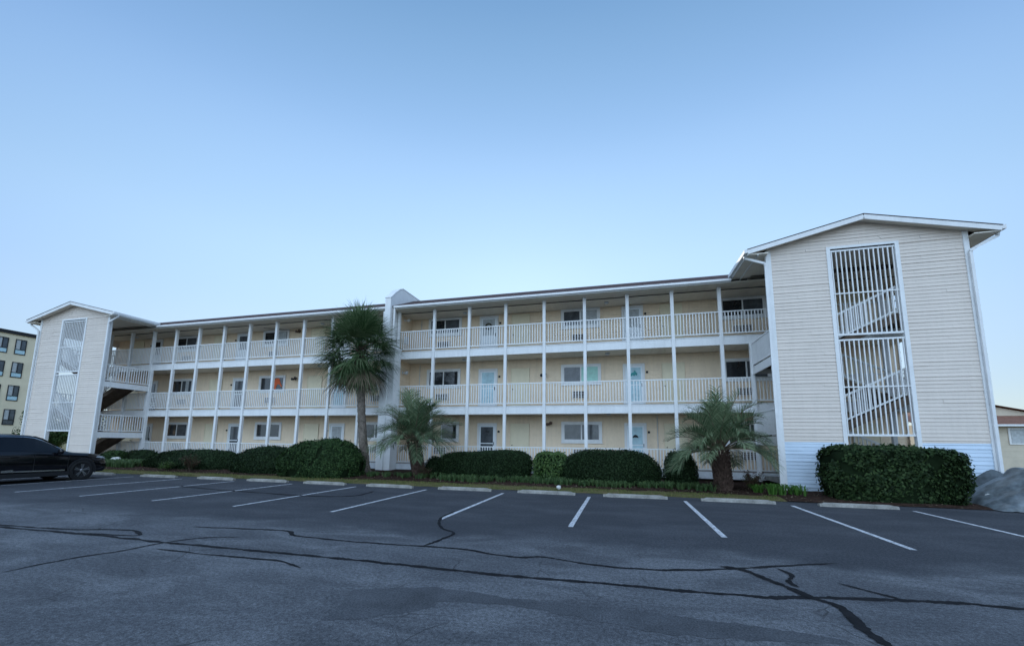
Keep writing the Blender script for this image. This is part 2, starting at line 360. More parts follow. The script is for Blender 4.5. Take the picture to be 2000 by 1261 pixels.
# tar seams and the dark repair patch
SEAMS={'main':([(-13,5.3),(-11,5.2),(-8.94,5.24),(-6.98,5.22),(-5.34,5.24),(-4.09,5.26),(-3.1,5.25),(-2.05,5.22),(-1.05,5.23),(-.13,5.28),(.71,5.29),(1.51,5.36),(2.26,5.54),(2.88,5.67),(3.43,5.76),(3.98,5.75),(6,5.8),(9,5.7)],.045),
'upper':([(-7.95,6.25),(-6.92,6.4),(-5.95,6.48),(-5.5,6.23),(-4.23,6.17),(-3.15,6.23),(-2.46,6.25),(-1.59,6.07),(-1.16,6.2),(-.56,6.04),(.19,6.0),(1.05,6.24),(1.9,6.65),(2.94,7.13)],.035),
'branch':([(-3.95,9.6),(-3.83,8.47),(-3.43,7.64),(-3.03,7.29),(-3.0,6.87),(-3.11,6.24)],.035),
'left':([(-16,5.7),(-13.5,5.1),(-11.35,5.28),(-9.78,5.41),(-8.8,5.68),(-8.26,5.59),(-8.08,5.4),(-9.25,5.27)],.035),
'lefts':([(-7.39,3.51),(-7.36,4.18),(-7.17,4.67),(-7.09,5.25),(-6.83,5.64),(-6.34,5.88)],.022),
'll':([(-6.88,4.88),(-5.68,4.87),(-4.63,4.9),(-4.06,4.71)],.026),
'right1':([(1.25,6.45),(1.51,6.36),(1.77,5.88),(1.95,5.5),(2.14,5.25),(2.07,4.74),(2.11,4.49),(2.14,4.27),(2.2,3.6),(2.1,2.8)],.052),
'right2':([(2.0,6.58),(2.06,6.33),(1.93,6.02),(1.96,5.8)],.03),
'right3':([(2.49,6.13),(2.71,5.89),(2.9,5.71)],.022),
'far':([(-15.37,11.34),(-13.5,11.0),(-11.61,10.8),(-9.13,10.63),(-7.88,11.09),(-8.0,12.4)],.04)}
def smoothpath(p,n=8):
    out=[]
    for i in range(len(p)-1):
        a=Vector(p[max(i-1,0)]);b=Vector(p[i]);c=Vector(p[i+1]);d=Vector(p[min(i+2,len(p)-1)])
        for k in range(n):
            t=k/n; out.append(.5*((2*b)+(c-a)*t+(2*a-5*b+4*c-d)*t*t+(3*b-a-3*c+d)*t**3))
    out.append(Vector(p[-1])); return out
zi=0
for k,(p,wd) in SEAMS.items():
    zi+=1; z=.003+.0007*zi
    pts=smoothpath(p,30); mb=MB(); prev=None
    for i,q in enumerate(pts):
        d=(pts[min(i+1,len(pts)-1)]-pts[max(i-1,0)]).normalized(); nn=Vector((-d.y,d.x))
        q=q+nn*.03*noise.noise((q.x*3,q.y*3,zi))
        e=min(1,(i+.4)/12,(len(pts)-i-.6)/12)
        ww=wd*.88*e*(1+.7*noise.noise((q.x*4+zi*9,q.y*4,3))+.6*noise.noise((q.x*19,q.y*19,4)))
        cur=((q.x-nn.x*ww,q.y-nn.y*ww,z),(q.x+nn.x*ww,q.y+nn.y*ww,z))
        if prev: mb.quad(prev[0],prev[1],cur[1],cur[0])
        prev=cur
    struct(mb.build('crack_seal',TAR))
pp=[(-2.96,4.26),(-2.04,4.57),(-1.3,4.52),(.37,4.53),(1.64,4.45),(1.73,4.3),(.33,4.12),(-1.13,4.32),(-1.87,4.2),(-1.93,3.97),(-2.67,3.48),(-2.79,3.78)]
pp=[(p.x+.07*noise.noise((p.x*6,p.y*6,0))+.03*noise.noise((p.x*22,p.y*22,0)),p.y+.05*noise.noise((p.x*5,p.y*5,7))+.03*noise.noise((p.x*22,p.y*22,3)),.0022) for p in smoothpath(pp+[pp[0]],24)[:-1]]
mb=MB(); mb.poly(pp[::-1]); struct(mb.build('asphalt_patch',PATCHM))

# ------------------------------------------------------------------ building
D,WY,TY=19.18,20.75,16.6
FZ=[.55,3.45,6.38]
BL=thing('apartment_building','long three storey cream sided apartment block with white galleries, two stair towers and brown roof','building',(-11.7,19,.2),world=True)
LIP=.026; CH=.124; srnd=random.Random(3)
def siding(mb,o,u,n,u0,u1,z0,z1,lo=None,hi=None,LIP=.021):
    """lap siding on the plane through o, horizontal direction u, outward normal n"""
    o=Vector(o);u=Vector(u);n=Vector(n)
    k0=math.floor(z0/CH)
    z=k0*CH
    while z<z1-1e-4:
        a=max(z,z0); b=min(z+CH,z1)
        if b-a>.004:
            xa0=lo(a) if lo else u0; xa1=hi(a) if hi else u1; xb0=lo(b) if lo else u0; xb1=hi(b) if hi else u1
            P=lambda x,zz,d: o+u*x+n*d+Vector((0,0,zz))
            if lo or hi or b-a<CH*.6: cuts=[0,1]; 
            else: cuts=None
            L=xa1-xa0; xs=[0.0]
            q=srnd.uniform(.4,3.6)
            while q<L-.3: xs.append(q/L); q+=srnd.choice((3.66,2.44,1.8))
            xs.append(1.0)
            w0=srnd.uniform(-.004,.004)
            for i in range(len(xs)-1):
                t0,t1=xs[i],xs[i+1]; lp=LIP*srnd.uniform(.6,1.3); w1=srnd.uniform(-.004,.004)
                A0=xa0+L*t0;A1=xa0+L*t1;B0=xb0+(xb1-xb0)*t0;B1=xb0+(xb1-xb0)*t1
                if t1<1: A1-=.004;B1-=.004
                za=a+w0 if a>z0 else a; zb=a+w1 if a>z0 else a
                mb.quad(P(A0,za,lp),P(A1,zb,lp),P(B1,b+.004,.002),P(B0,b+.004,.002))
                mb.quad(P(A0,za,.0),P(A1,zb,.0),P(A1,zb,lp),P(A0,za,lp))
                w0=w1
        z+=CH
XL,XR=-34.9,11.39
FWL,FWR=-11.86,-11.54
# gallery back walls, per section and storey
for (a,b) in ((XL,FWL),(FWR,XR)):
    mb=MB(); siding(mb,(0,WY,0),(1,0,0),(0,-1,0),a,b,.3,8.53,LIP=.019); mb.quad((a,WY+.01,.2),(b,WY+.01,.2),(b,WY+.01,9),(a,WY+.01,9)); mb.build('wall',GCREAM_LIT,BL)
# end and rear walls
mb=MB(); siding(mb,(XL,0,0),(0,-1,0),(-1,0,0),-30,-WY,0,9.6); mb.build('wall',CREAM,BL)
mb=MB(); siding(mb,(XR,0,0),(0,1,0),(1,0,0),WY,30,0,9.6); mb.build('wall',CREAM,BL)
mb=MB(); siding(mb,(0,30,0),(-1,0,0),(0,1,0),-XR,-XL,0,9.6); mb.build('wall',CREAM,BL)
# decks / fascias / skirt, ceilings
for (a,b) in ((XL+.05,FWL-.02),(FWR+.02,XR-.05)):
    mb=MB(); mb.box(a,b,D+.02,WY-.03,.45,.55); mb.build('deck',DECK,BL)
    mb=MB(); mb.box(a,b,D-.02,D+.03,.24,.53); mb.build('skirt_board',WDIRT,BL)
    for s in (1,2):
        z=FZ[s]; mb=MB(); mb.box(a,b,D+.03,WY-.03,z-.12,z-.03); mb.build('deck',DECK,BL)
        mb=MB(); n=int((b-a)/.3)
        for k in range(n): mb.box(a+(b-a)*k/n+.004,a+(b-a)*(k+1)/n-.004,D+.03,WY-.03,z-.40,z-.385)
        mb.box(a,b,D+.03,WY-.03,z-.384,z-.38)
        mb.build('ceiling',CEIL,BL)
        mb=MB(); mb.box(a,b,D-.02,D+.028,z-.44,z-.095); mb.box(a,b,D-.035,D+.02,z-.095,z-.06); mb.build('fascia',WHITE,BL)
    mb=MB(); n=int((b-a)/.3)
    for k in range(n): mb.box(a+(b-a)*k/n+.004,a+(b-a)*(k+1)/n-.004,18.64,WY-.02,8.53,8.545)
    mb.box(a,b,18.64,WY-.02,8.546,8.56)
    mb.build('ceiling',CEIL,BL)
    mb=MB(); mb.tube([(a,19.45,8.505),(b,19.45,8.505)],.018,6); mb.build('conduit',BLACK,BL)

# posts
POSTX=[-33.0,-31.05,-29.11,-27.19,-25.29,-23.33,-21.39,-19.44,-17.51,-15.59,-13.65]+[-9.36,-7.415,-5.483,-3.541,-1.599,.355,2.295,4.248,6.2,8.15,10.1]
for x in POSTX:
    mb=MB(); mb.box(x-.07,x+.07,D-.075,D+.065,.2,8.53); mb.box(x-.082,x+.082,D-.087,D+.077,8.40,8.528); mb.build('post',WHITE,BL)
for x in (FWL-.1,FWR+.12):
    mb=MB(); mb.box(x-.07,x+.07,D-.06,D+.06,.2,8.53); mb.build('post',WHITE,BL)

# railings between posts on every storey
def rail_mb(L,h=.98,sp=.132):
    mb=MB(); n=max(2,round(L/sp))
    mb.box(0,L,-.03,.03,h-.045,h); mb.box(0,L,-.022,.022,.05,.10)
    for k in range(1,n):
        x=L*k/n; mb.box(x-.018,x+.018,-.018,.018,.10,h-.045)
    return mb
ends=[XL+.05]+POSTX[:11]+[FWL-.1]; ends2=[FWR+.12]+POSTX[11:]+[XR-.05]
RTOP=[1.457-.55,1.06,1.06]
for E_ in (ends,ends2):
    for i in range(len(E_)-1):
        a,b=E_[i]+.07,E_[i+1]-.07
        for s in range(3):
            h=RTOP[s]; o=rail_mb(b-a,h).build('railing',WHITE,BL); 
            o.location=(a,D,FZ[s]); 
# west gallery end railings
for s in range(3):
    o=rail_mb(WY-D-.1,RTOP[s]).build('railing',WHITE,BL); o.location=(XL+.08,D+.05,FZ[s]); o.rotation_euler=(0,0,R(90))
    o=rail_mb(WY-D-.1,RTOP[s]).build('railing',WHITE,BL); o.location=(XR-.08,D+.05,FZ[s]); o.rotation_euler=(0,0,R(90))

# windows
def window(x,s,left,right,extra=None,right2=None):
    z=FZ[s]+1.13; y=WY
    mb=MB(); hw=1.0
    mb.box(-hw,hw,-.06,-.02,0,.13); mb.box(-hw,hw,-.06,-.02,.92,1.04); mb.box(-hw,-.87,-.06,-.02,.13,.92); mb.box(.87,hw,-.06,-.02,.13,.92)
    mb.box(-.87,-.84,-.045,-.018,.13,.92); mb.box(.84,.87,-.045,-.018,.13,.92); mb.box(-.84,.84,-.045,-.018,.13,.16); mb.box(-.84,.84,-.045,-.018,.89,.92)
    mb.box(-.03,.03,-.05,-.018,.16,.89); mb.box(-hw-.03,hw+.03,-.075,-.02,-.035,-.001)
    o=mb.build('window',WHITE,BL); o.location=(x,y,z)
    for sx,mt in ((-1,left),(1,right)):
        p=MB(); a,b=(-.84,-.03) if sx<0 else (.03,.84); d=-.028 if sx<0 else -.034
        p.box(a,b,d,d+.008,.16,.89)
        q=bpy.data.objects.new('pane',p.mesh('pane',mt)); col.objects.link(q); q.parent=o
    if extra: extra(o)
    return o
def drape(x0,x1,mt,name='curtain'):
    def fn(o):
        p=MB(); n=10
        for k in range(n):
            a=x0+(x1-x0)*k/n; b=x0+(x1-x0)*(k+1)/n; d=.004*(k%2)
            p.box(a,b-.004,-.046-d,-.038,.17,.88)
        q=bpy.data.objects.new(name,p.mesh(name,mt)); col.objects.link(q); q.parent=o
    return fn
def pelican(o):
    p=MB()
    pts=[(.12,.2),(.30,.18),(.36,.35),(.42,.5),(.60,.46),(.72,.30),(.78,.34),(.62,.60),(.60,.74),(.48,.86),(.28,.86),(.14,.74),(.10,.55),(.16,.42)]
    p.poly([(x,-.046,z) for x,z in pts]); p.poly([(x,-.040,z) for x,z in pts][::-1])
    for i in range(len(pts)):
        a=pts[i];b=pts[(i+1)%len(pts)]; p.quad((a[0],-.046,a[1]),(a[0],-.040,a[1]),(b[0],-.040,b[1]),(b[0],-.046,b[1]))
    q=bpy.data.objects.new('orange_window_ornament',p.mesh('ornament',ORANGE)); col.objects.link(q); q.parent=o
WX=[-28.43,-21.03,-13.57,-9.46,-1.95,5.57]
WM={(0,2):(DGLASS,GGLASS),(1,2):(DGLASS,GGLASS),(2,2):(DGLASS,GGLASS),(3,2):(DGLASS,GGLASS),(4,2):(GGLASS,CURT),(5,2):(DGLASS,GGLASS),
(0,1):(DGLASS,GGLASS),(1,1):(DGLASS,DGLASS),(2,1):(DGLASS,GGLASS),(3,1):(DGLASS,DGLASS),(4,1):(GGLASS,MINT),(5,1):(DGLASS,GGLASS),
(0,0):(DGLASS,GGLASS),(1,0):(DGLASS,DGLASS),(2,0):(DGLASS,GGLASS),(3,0):(GGLASS,DGLASS),(4,0):(GGLASS,GGLASS),(5,0):(DGLASS,GGLASS)}
for i,x in enumerate(WX):
    for s in range(3):
        l_,r_=WM[(i,s)]
        ex=None
        if (i,s)==(1,1): ex=pelican
        if (i,s)==(0,1): ex=drape(.35,.62,CURT)
        if (i,s)==(4,0): ex=drape(.1,.82,GGLASS)
        if (i,s)==(3,0): ex=drape(-.5,-.05,STODOOR,'cream_blind')  # cream blind over part of the left pane
        if (i,s)==(1,2): ex=drape(.06,.8,CURT)
        window(x,s,l_,r_,ex)
        # air-conditioner grille below the window
        g=MB(); g.box(-.40,.40,-.07,-.02,0,.36); o=g.build('ac_sleeve',CREAM,BL); o.location=(x-.05 if i else x+.1,WY,FZ[s]+.45)
        g=MB()
        for c_ in range(5):
            for r_ in range(4): g.box(-.36+c_*.146,-.36+c_*.146+.12,-.082,-.071,.03+r_*.08,.03+r_*.08+.055)
        q=bpy.data.objects.new('grille',g.mesh('grille',BLACK)); col.objects.link(q); q.parent=o
# doors
def door(x0,x1,s,kind,plate_side):
    z=FZ[s]; y=WY; w_=x1-x0
    t=MB(); t.box(0,.10,-.055,-.02,0,2.10); t.box(w_-.10,w_,-.055,-.02,0,2.10); t.box(.10,w_-.10,-.055,-.02,2.0,2.10)
    o=t.build('door',WHITE,BL); o.location=(x0,y,z)
    def sub(name,mb,mt):
        q=bpy.data.objects.new(name,mb.mesh(name,mt)); col.objects.link(q); q.parent=o; return q
    a,b=.105,w_-.105
    L=MB()
    if kind=='full':
        L.box(a,a+.09,-.045,-.02,.02,1.99);L.box(b-.09,b,-.045,-.02,.02,1.99);L.box(a+.09,b-.09,-.045,-.02,.02,.2);L.box(a+.09,b-.09,-.045,-.02,1.9,1.99);L.box(a+.09,b-.09,-.047,-.02,1.02,1.07)
        zs=[(.2,1.02),(1.07,1.9)]
    else:
        L.box(a,a+.09,-.045,-.02,.02,1.99);L.box(b-.09,b,-.045,-.02,.02,1.99);L.box(a+.09,b-.09,-.045,-.02,.02,1.0);L.box(a+.09,b-.09,-.045,-.02,1.9,1.99)
        L.box(a+.13,b-.13,-.052,-.044,.15,.5);L.box(a+.13,b-.13,-.052,-.044,.58,.9)
        zs=[(1.0,1.9)]
    sub('leaf',L,DOORW)
    gm={'full':DGLASS,'half':DGLASS,'blue':BLUEC,'grey':GGLASS,'curt':CURT}
    return o,sub,(a+.09,b-.09),zs
DX=[(-31.55,-30.6),(-24.12,-23.1),(-16.62,-15.58),(-7.41,-6.34),(.10,1.13),(7.6,8.63)]
DK={(1,0):('full',GGLASS),(1,1):('full',GGLASS),(1,2):('half',GGLASS),(2,0):('full',CURT),(2,1):('full',BLUEC),(2,2):('half',DGLASS),
(3,0):('full',GGLASS),(3,1):('full',BLUEC),(3,2):('half',CURT),(4,0):('full',BLUEC),(4,1):('full',BLUEC),(4,2):('half',CURT),(0,2):('half',DGLASS)}
for i,(x0,x1) in enumerate(DX):
    for s in range(3):
        k,gm=DK.get((i,s),('half',DGLASS))
        o,sub,(a,b),zs=door(x0,x1,s,k,0)
        for (za,zb) in zs:
            p=MB(); p.box(a,b,-.034,-.026,za,zb); sub('pane',p,gm)
        if gm in (BLUEC,CURT) and (i,s)!=(3,2):
            p=MB()
            for kx in range(8): p.box(a+(b-a)*kx/8,a+(b-a)*(kx+1)/8-.006,-.040-.004*(kx%2),-.035,zs[-1][0],zs[-1][1]-.01)
            sub('curtain',p,gm)
        hx=a-.05 if i>=3 else b+.05
        hx=b+.045
        p=MB(); p.box(hx-.012,hx+.012,-.085,-.045,.95,1.12); sub('handle',p,BLACK)
        px=x1+.10 if i>=3 else x0-.12
        p=MB(); p.box(-.05,.05,-.05,-.02,-.05,.05); q=p.build('number_plate',BLACK,BL); q.location=(px,WY,FZ[s]+1.66)
# marine motifs hanging on two doors, wreath on one
def motif(name,label,cat,pts,x,z,mt,th=.012):
    p=MB(); n=len(pts)
    p.poly([(a,-.02-th,b) for a,b in pts]); p.poly([(a,-.02,b) for a,b in pts][::-1])
    for i in range(n):
        a=pts[i];b=pts[(i+1)%n]; p.quad((a[0],-.02-th,a[1]),(a[0],-.02,a[1]),(b[0],-.02,b[1]),(b[0],-.02-th,b[1]))
    o=p.build(name,mt); o.location=(x,WY-.045,z); return tag(o,label,cat)
motif('door_ornament','teal leaping fish ornament on the blue curtained middle floor door','ornament',[(-.16,0),(-.10,.09),(.0,.12),(.06,.24),(.10,.12),(.17,.05),(.15,-.06),(.07,0),(.03,-.06),(-.06,-.03),(-.14,-.10)],.61,5.0,TEAL)
motif('door_ornament','dark crab shaped ornament on the ground floor door right of the wide window','ornament',[(-.12,0),(-.08,.06),(0,.09),(.08,.06),(.12,0),(.14,-.06),(.05,-.04),(-.05,-.04),(-.14,-.06)],.61,2.0,BLACK)
motif('door_ornament','small black fish ornament on the grey glass ground floor door','ornament',[(-.14,0),(-.05,.04),(.05,.03),(.13,.06),(.10,0),(.13,-.05),(.05,-.03),(-.05,-.03)],-6.85,2.2,BLACK)
wm=MB(); N=26
for i in range(N):
    for j in range(6):
        t=2*math.pi*(i+.3*random.random())/N; r=.15+random.uniform(-.035,.035)
        c=Vector((r*math.cos(t),-.02-random.random()*.05,r*math.sin(t))); d=Vector((random.uniform(-1,1),random.uniform(-.4,.4),random.uniform(-1,1))).normalized()*.035
        e=Vector((-d.z,0,d.x))*.5; wm.quad(c-d,c+e,c+d,c-e,random.random())
wr=wm.build('wreath',REDLF); wr.location=(-6.88,WY-.05,7.88); tag(wr,'round dark wreath on the top floor door left of the cream store door','wreath')
wm=MB(); wm.lathe([(0,-.03),(.04,-.03),(.055,-.015),(.05,0)],(0,-.05,-.02),'Y',10); q=wm.build('bow',CURT,wr)
# cream store-room doors
for (x0,x1) in ((-33.38,-32.35),(-26.03,-25.0),(-18.4,-17.36),(-5.6,-4.6),(1.92,2.94),(9.45,10.45)):
    for s in range(3):
        m_=MB(); w_=x1-x0; m_.box(0,w_,-.035,-.02,0,2.06); m_.box(0,.03,-.05,-.02,0,2.06); m_.box(w_-.03,w_,-.05,-.02,0,2.06); m_.box(0.03,w_-.03,-.05,-.02,2.03,2.06)
        o=m_.build('store_door',STODOOR,BL); o.location=(x0,WY,FZ[s]+.01)
        h=MB(); h.lathe([(0,-.09),(.028,-.085),(.028,-.06),(.012,-.05),(.012,-.03)],(w_-.1 if x0<-12 else .1,0,.95),'Y',8); q=bpy.data.objects.new('handle',h.mesh('handle',BRONZE)); col.objects.link(q); q.parent=o
# lights under ceilings
def ceil_light(x,y,z):
    m_=MB(); m_.lathe([(.0,0),(.10,0),(.12,-.03),(.09,-.08),(0,-.10)],(0,0,0),'Z',10); o=m_.build('ceiling_light',WDIRT,BL,smooth=True); o.location=(x,y,z)
for x in (-24.4,-8.0,-.6,-17.0): 
    for s in (0,1,2): ceil_light(x,20.0,FZ[s]+2.55-.02 if s<2 else 8.528)
def flood(x,y,z,dx,mt=BRONZE):
    m_=MB(); m_.box(-.06,.06,-.03,0,-.06,.06); m_.tube([(0,-.03,0),(0,-.12,-.02)],.018,6); m_.lathe([(.0,0),(.05,0),(.085,-.14),(.07,-.15),(0,-.13)],(-.02,-.15,-.03),'Y',10); m_.lathe([(0,0),(.05,0),(.085,-.14),(.07,-.15),(0,-.13)],(.14,-.10,.04),'Y',10)
    o=m_.build('flood_light',mt,BL,smooth=False); o.location=(x,y,z); o.rotation_euler=(0,0,dx); return o
ceil_light(-32.0,20.0,8.528)
flood(-19.29,WY,8.32,0); flood(-19.3,WY,5.35,0,BLACK); flood(-3.9,WY,5.1,0,BLACK); flood(-3.6,WY,2.6,0)
flood(FWR,19.9,8.3,R(90),WHITE); flood(FWR,19.9,5.35,R(90),WDIRT)
m_=MB(); m_.tube([(-21.2,19.9,8.47),(-20.4,20.3,8.44),(-19.6,20.6,8.38),(-19.3,20.7,8.3)],.016,6); m_.build('conduit',BRONZE,BL)
for x in (-10.9,-10.95):
    pass
m_=MB()
for x,z0,z1 in ((-10.9,.6,2.98),(-10.9,3.45,5.9),(-10.9,6.38,8.5),(1.62,.6,2.98)): m_.tube([(x,WY-.05,z0),(x,WY-.05,z1)],.018,6)
m_.build('conduit',WDIRT,BL)
m_=MB(); m_.box(-.13,.13,-.1,0,-.2,.2); o=m_.build('meter_box',WDIRT,BL); o.location=(FWR+.02,20.1,7.2); o.rotation_euler=(0,0,R(90))

# firewall between the sections
m_=MB()
prof=[(18.42,.2),(18.42,9.08),(18.85,9.50),(19.25,9.82),(19.6,9.98),(21.3,9.98),(22.3,9.98),(22.3,.2)]
m_.poly([(FWR,y,z) for y,z in prof]); m_.poly([(FWL,y,z) for y,z in prof][::-1])
for i in range(len(prof)):
    a=prof[i];b=prof[(i+1)%len(prof)]; m_.quad((FWR,a[0],a[1]),(FWL,a[0],a[1]),(FWL,b[0],b[1]),(FWR,b[0],b[1]))
m_.build('fire_wall',WHITE,BL)
m_=MB(); siding(m_,(FWR+.003,0,0),(0,1,0),(1,0,0),D+.1,WY-.01,.5,8.52); m_.build('wall',GCREAM_LIT,BL)
m_=MB(); m_.box(FWL-.10,FWL+.002,18.46,D-.07,.2,8.4); m_.box(FWR-.002,FWR+.34,18.50,D-.07,.2,6.35); m_.box(FWR-.01,FWR+.38,18.46,D-.06,6.35,6.42); m_.build('pilaster',WHITE,BL)
m_=MB(); m_.box(FWR+.10,FWR+.19,18.56,18.64,6.42,8.56); m_.build('downspout',WHITE,BL)
m_=MB(); m_.beam((-11.7,18.41,9.10),(-11.7,18.85,9.52),.36,.035); m_.beam((-11.7,18.85,9.52),(-11.7,19.25,9.84),.36,.035); m_.beam((-11.7,19.25,9.84),(-11.7,19.6,10.0),.36,.035); m_.box(FWL-.02,FWR+.02,19.56,22.3,9.985,10.01); m_.build('coping',WHITE,BL)

# main roof
EY,EZ,RY,RZ=18.6,8.69,20.85,9.73
for (a,b) in ((XL-.1,FWL-.005),(FWR+.005,XR+.1)):
    m_=MB(); m_.quad((a,EY-.03,EZ),(b,EY-.03,EZ),(b,RY,RZ),(a,RY,RZ)); m_.quad((a,RY,RZ),(b,RY,RZ),(b,30.4,9.70),(a,30.4,9.70))
    m_.quad((a,EY-.03,EZ-.02),(a,RY,RZ-.02),(b,RY,RZ-.02),(b,EY-.03,EZ-.02)); m_.quad((a,EY-.03,EZ-.02),(b,EY-.03,EZ-.02),(b,EY-.03,EZ),(a,EY-.03,EZ))
    m_.build('roof',SHINGLE,BL)
for (a,b) in ((-28.1,FWL-.01),(FWR+.12,4.62)):
    m_=MB(); m_.box(a,b,EY-.0,EY+.03,8.52,EZ-.022)
    m_.box(a,b,EY-.10,EY-.085,EZ-.115,EZ-.03); m_.box(a,b,EY-.10,EY,EZ-.125,EZ-.115); m_.build('gutter',WHITE,BL)

# stair towers -------------------------------------------------------
def tower(mir):
    """authored for the right tower, mirrored for the left one"""
    X=(lambda x:-23.53-x) if mir else (lambda x:x)
    sg=-1 if mir else 1
    def bx(mb,x0,x1,*r): mb.box(X(x0),X(x1),*r)
    x0,x1=5.354,11.39; xc=8.37; o0,o1=7.40,9.36; zb,zt=.25,8.70
    RZt,EZt=9.77,8.87; xe0,xe1=4.66,12.10
    slope=(RZt-EZt)/(xc-xe0)
    def top(x): return RZt-slope*abs(x-xc)
    SPL=1.79
    for (nm,mt,za,zc) in (('lower',WBAND,.0,SPL),('upper',CREAM,SPL,9.6)):
        if mir and nm=='lower': mt=CREAM
        mb=MB()
        def lohi(z):
            # clip by gable slope (offset under the soffit)
            dx=(RZt-.12-z)/slope
            return max(x0,xc-dx),min(x1,xc+dx)
        if mir: n=(0,-1,0)
        def seg(u0,u1,za,zc):
            lo=lambda z:(max(u0,lohi(z)[0])); hi=lambda z:max(lo(z),min(u1,lohi(z)[1]))
            if mir: siding(mb,(0,TY,0),(1,0,0),(0,-1,0),0,0,za,zc,lambda z:X(hi(z)),lambda z:X(lo(z)))
            else: siding(mb,(0,TY,0),(1,0,0),(0,-1,0),0,0,za,zc,lo,hi)
        pieces=[(x0+.02,o0-.02,.05,SPL),(o1+.02,x1-.02,.05,SPL)] if nm=='lower' else [(x0+.02,o0-.02,SPL,zt),(o1+.02,x1-.02,SPL,zt),(x0+.02,x1-.02,zt,9.64)]
        for pc in pieces:
            mb=MB(); seg(*pc); mb.build('wall',mt,BL)
    # back face of the front wall
    mb=MB(); bx(mb,x0+.03,o0,TY+.005,TY+.11,.1,8.7); bx(mb,o1,x1-.03,TY+.005,TY+.11,.1,8.7); bx(mb,o0,o1,TY+.005,TY+.11,zt+.0,8.85)
    mb.build('inner_wall',CEIL,BL)
    # trims
    mb=MB(); bx(mb,x0-.02,x0+.15,TY-.045,TY+.12,.05,8.86); mb.build('corner_trim',WHITE,BL)
    mb=MB(); bx(mb,x1-.13,x1+.02,TY-.045,TY+.12,.05,8.90); mb.build('corner_trim',WHITE,BL)
    mb=MB(); bx(mb,o0-.11,o0+.01,TY-.04,TY+.12,.05,zt+.09); bx(mb,o1-.01,o1+.11,TY-.04,TY+.12,.05,zt+.09); bx(mb,o0+.01,o1-.01,TY-.04,TY+.12,zt,zt+.09); mb.build('opening_frame',WHITE,BL)
    # white bar grilles
    for (za,zc,zh) in ((5.50,8.66,7.03),(2.0,5.37,3.68)):
        mb=MB(); bx(mb,o0+.01,o1-.01,TY+.0,TY+.05,zc-.06,zc); bx(mb,o0+.01,o1-.01,TY+.0,TY+.05,za,za+.07); bx(mb,o0+.01,o1-.01,TY-.006,TY+.02,zh-.02,zh+.02)
        for k in range(14):
            x=o0+.06+(o1-o0-.12)*k/13; bx(mb,x-.016,x+.016,TY+.006,TY+.044,za+.07,zc-.06)
        mb.build('bar_grille',WHITE,BL)
    # outer side wall with a tall opening
    side=MB(); n=(-1,0,0) if mir else (1,0,0); xs=X(x1)
    for (a,b,c,d) in ((TY,TY+.5,.05,8.9),(WY-.12,WY,.05,8.5),(TY+.5,WY-.12,.05,.5)):
        if mir: siding(side,(xs,0,0),(0,-1,0),n,-b,-a,c,d)
        else: siding(side,(xs,0,0),(0,1,0),n,a,b,c,d)
    side.build('wall',CREAM,BL)
    mb=MB(); bx(mb,x1-.10,x1-.01,TY+.11,TY+.5,.05,8.7); bx(mb,x1-.10,x1+.0,TY+.5,TY+.62,.05,8.7); bx(mb,x1-.1,x1,D-.05,D+.05,.2,8.6);mb.build('inner_wall',WDIRT,BL)
    mb=MB(); bx(mb,x1-.11,x1-.02,TY+.5,WY,8.05,8.7); mb.build('header',CREAM,BL)
    # landings & platforms
    y0,y1=TY+.13,D-.08
    for zf in (2.0,4.92):
        mb=MB(); bx(mb,x0+.03,6.6,y0,y1,zf-.1,zf); mb.build('landing',DARKWOOD,BL)
        mb=MB(); bx(mb,x0-.01,x0+.03,y0-.01,y1+.08,zf-.34,zf-.02); bx(mb,x0+.03,6.6,y1,y1+.04,zf-.30,zf-.02); mb.build('fascia',WHITE,BL)
        o=rail_mb(y1-y0,1.0,.13).build('railing',WHITE,BL); o.location=(X(x0+.03),y0,zf); o.rotation_euler=(0,0,R(90))
    mb=MB(); bx(mb,x0-.06,x0+.08,D-.14,D,.2,5.95); mb.build('post',WHITE,BL)
    for zf in (3.45,6.38):
        mb=MB(); bx(mb,9.6,x1-.12,y0,D-.03,zf-.1,zf-.02); bx(mb,9.6,x1-.12,y0,y0+.04,zf-.35,zf-.02); mb.build('landing',DARKWOOD,BL)
        o=rail_mb(y1-y0-.6,1.0,.13).build('railing',WHITE,BL); o.location=(X(x1-.07),y0+.5,zf); o.rotation_euler=(0,0,R(90))
        o=rail_mb(1.6,1.0,.13).build('railing',WHITE,BL); o.location=(min(X(9.62),X(11.22)),y0+.03,zf)
    mb=MB(); bx(mb,x0+.2,x1-.12,y0+.02,D-.05,.28,.42); mb.build('slab',CONC,BL)
    # flights
    def flight(ya_,yb_,xa,za_,xb,zb_,railf):
        n=8; mt=DARKWOOD; mb=MB()
        for k in range(n):
            t=(k+.5)/n; xx=xa+(xb-xa)*t; zz=za_+(zb_-za_)*(k+1)/(n+1); hw=abs(xb-xa)/n/2+.02
            bx(mb,xx-hw,xx+hw,ya_+.04,yb_-.04,zz-.04,zz)
            
        mb.build('stair_treads',mt,BL)
        mb=MB()
        for yy in (ya_+.02,yb_-.02):
            mb.beam((X(xa),yy,za_-.12),(X(xb),yy,zb_-.12),.04,.26)
        mb.quad((X(xa),ya_+.04,za_-.2),(X(xb),ya_+.04,zb_-.2),(X(xb),yb_-.04,zb_-.2),(X(xa),yb_-.04,za_-.2))
        mb.build('stair_stringer',DARKWOOD,BL)
        yy=ya_+.0
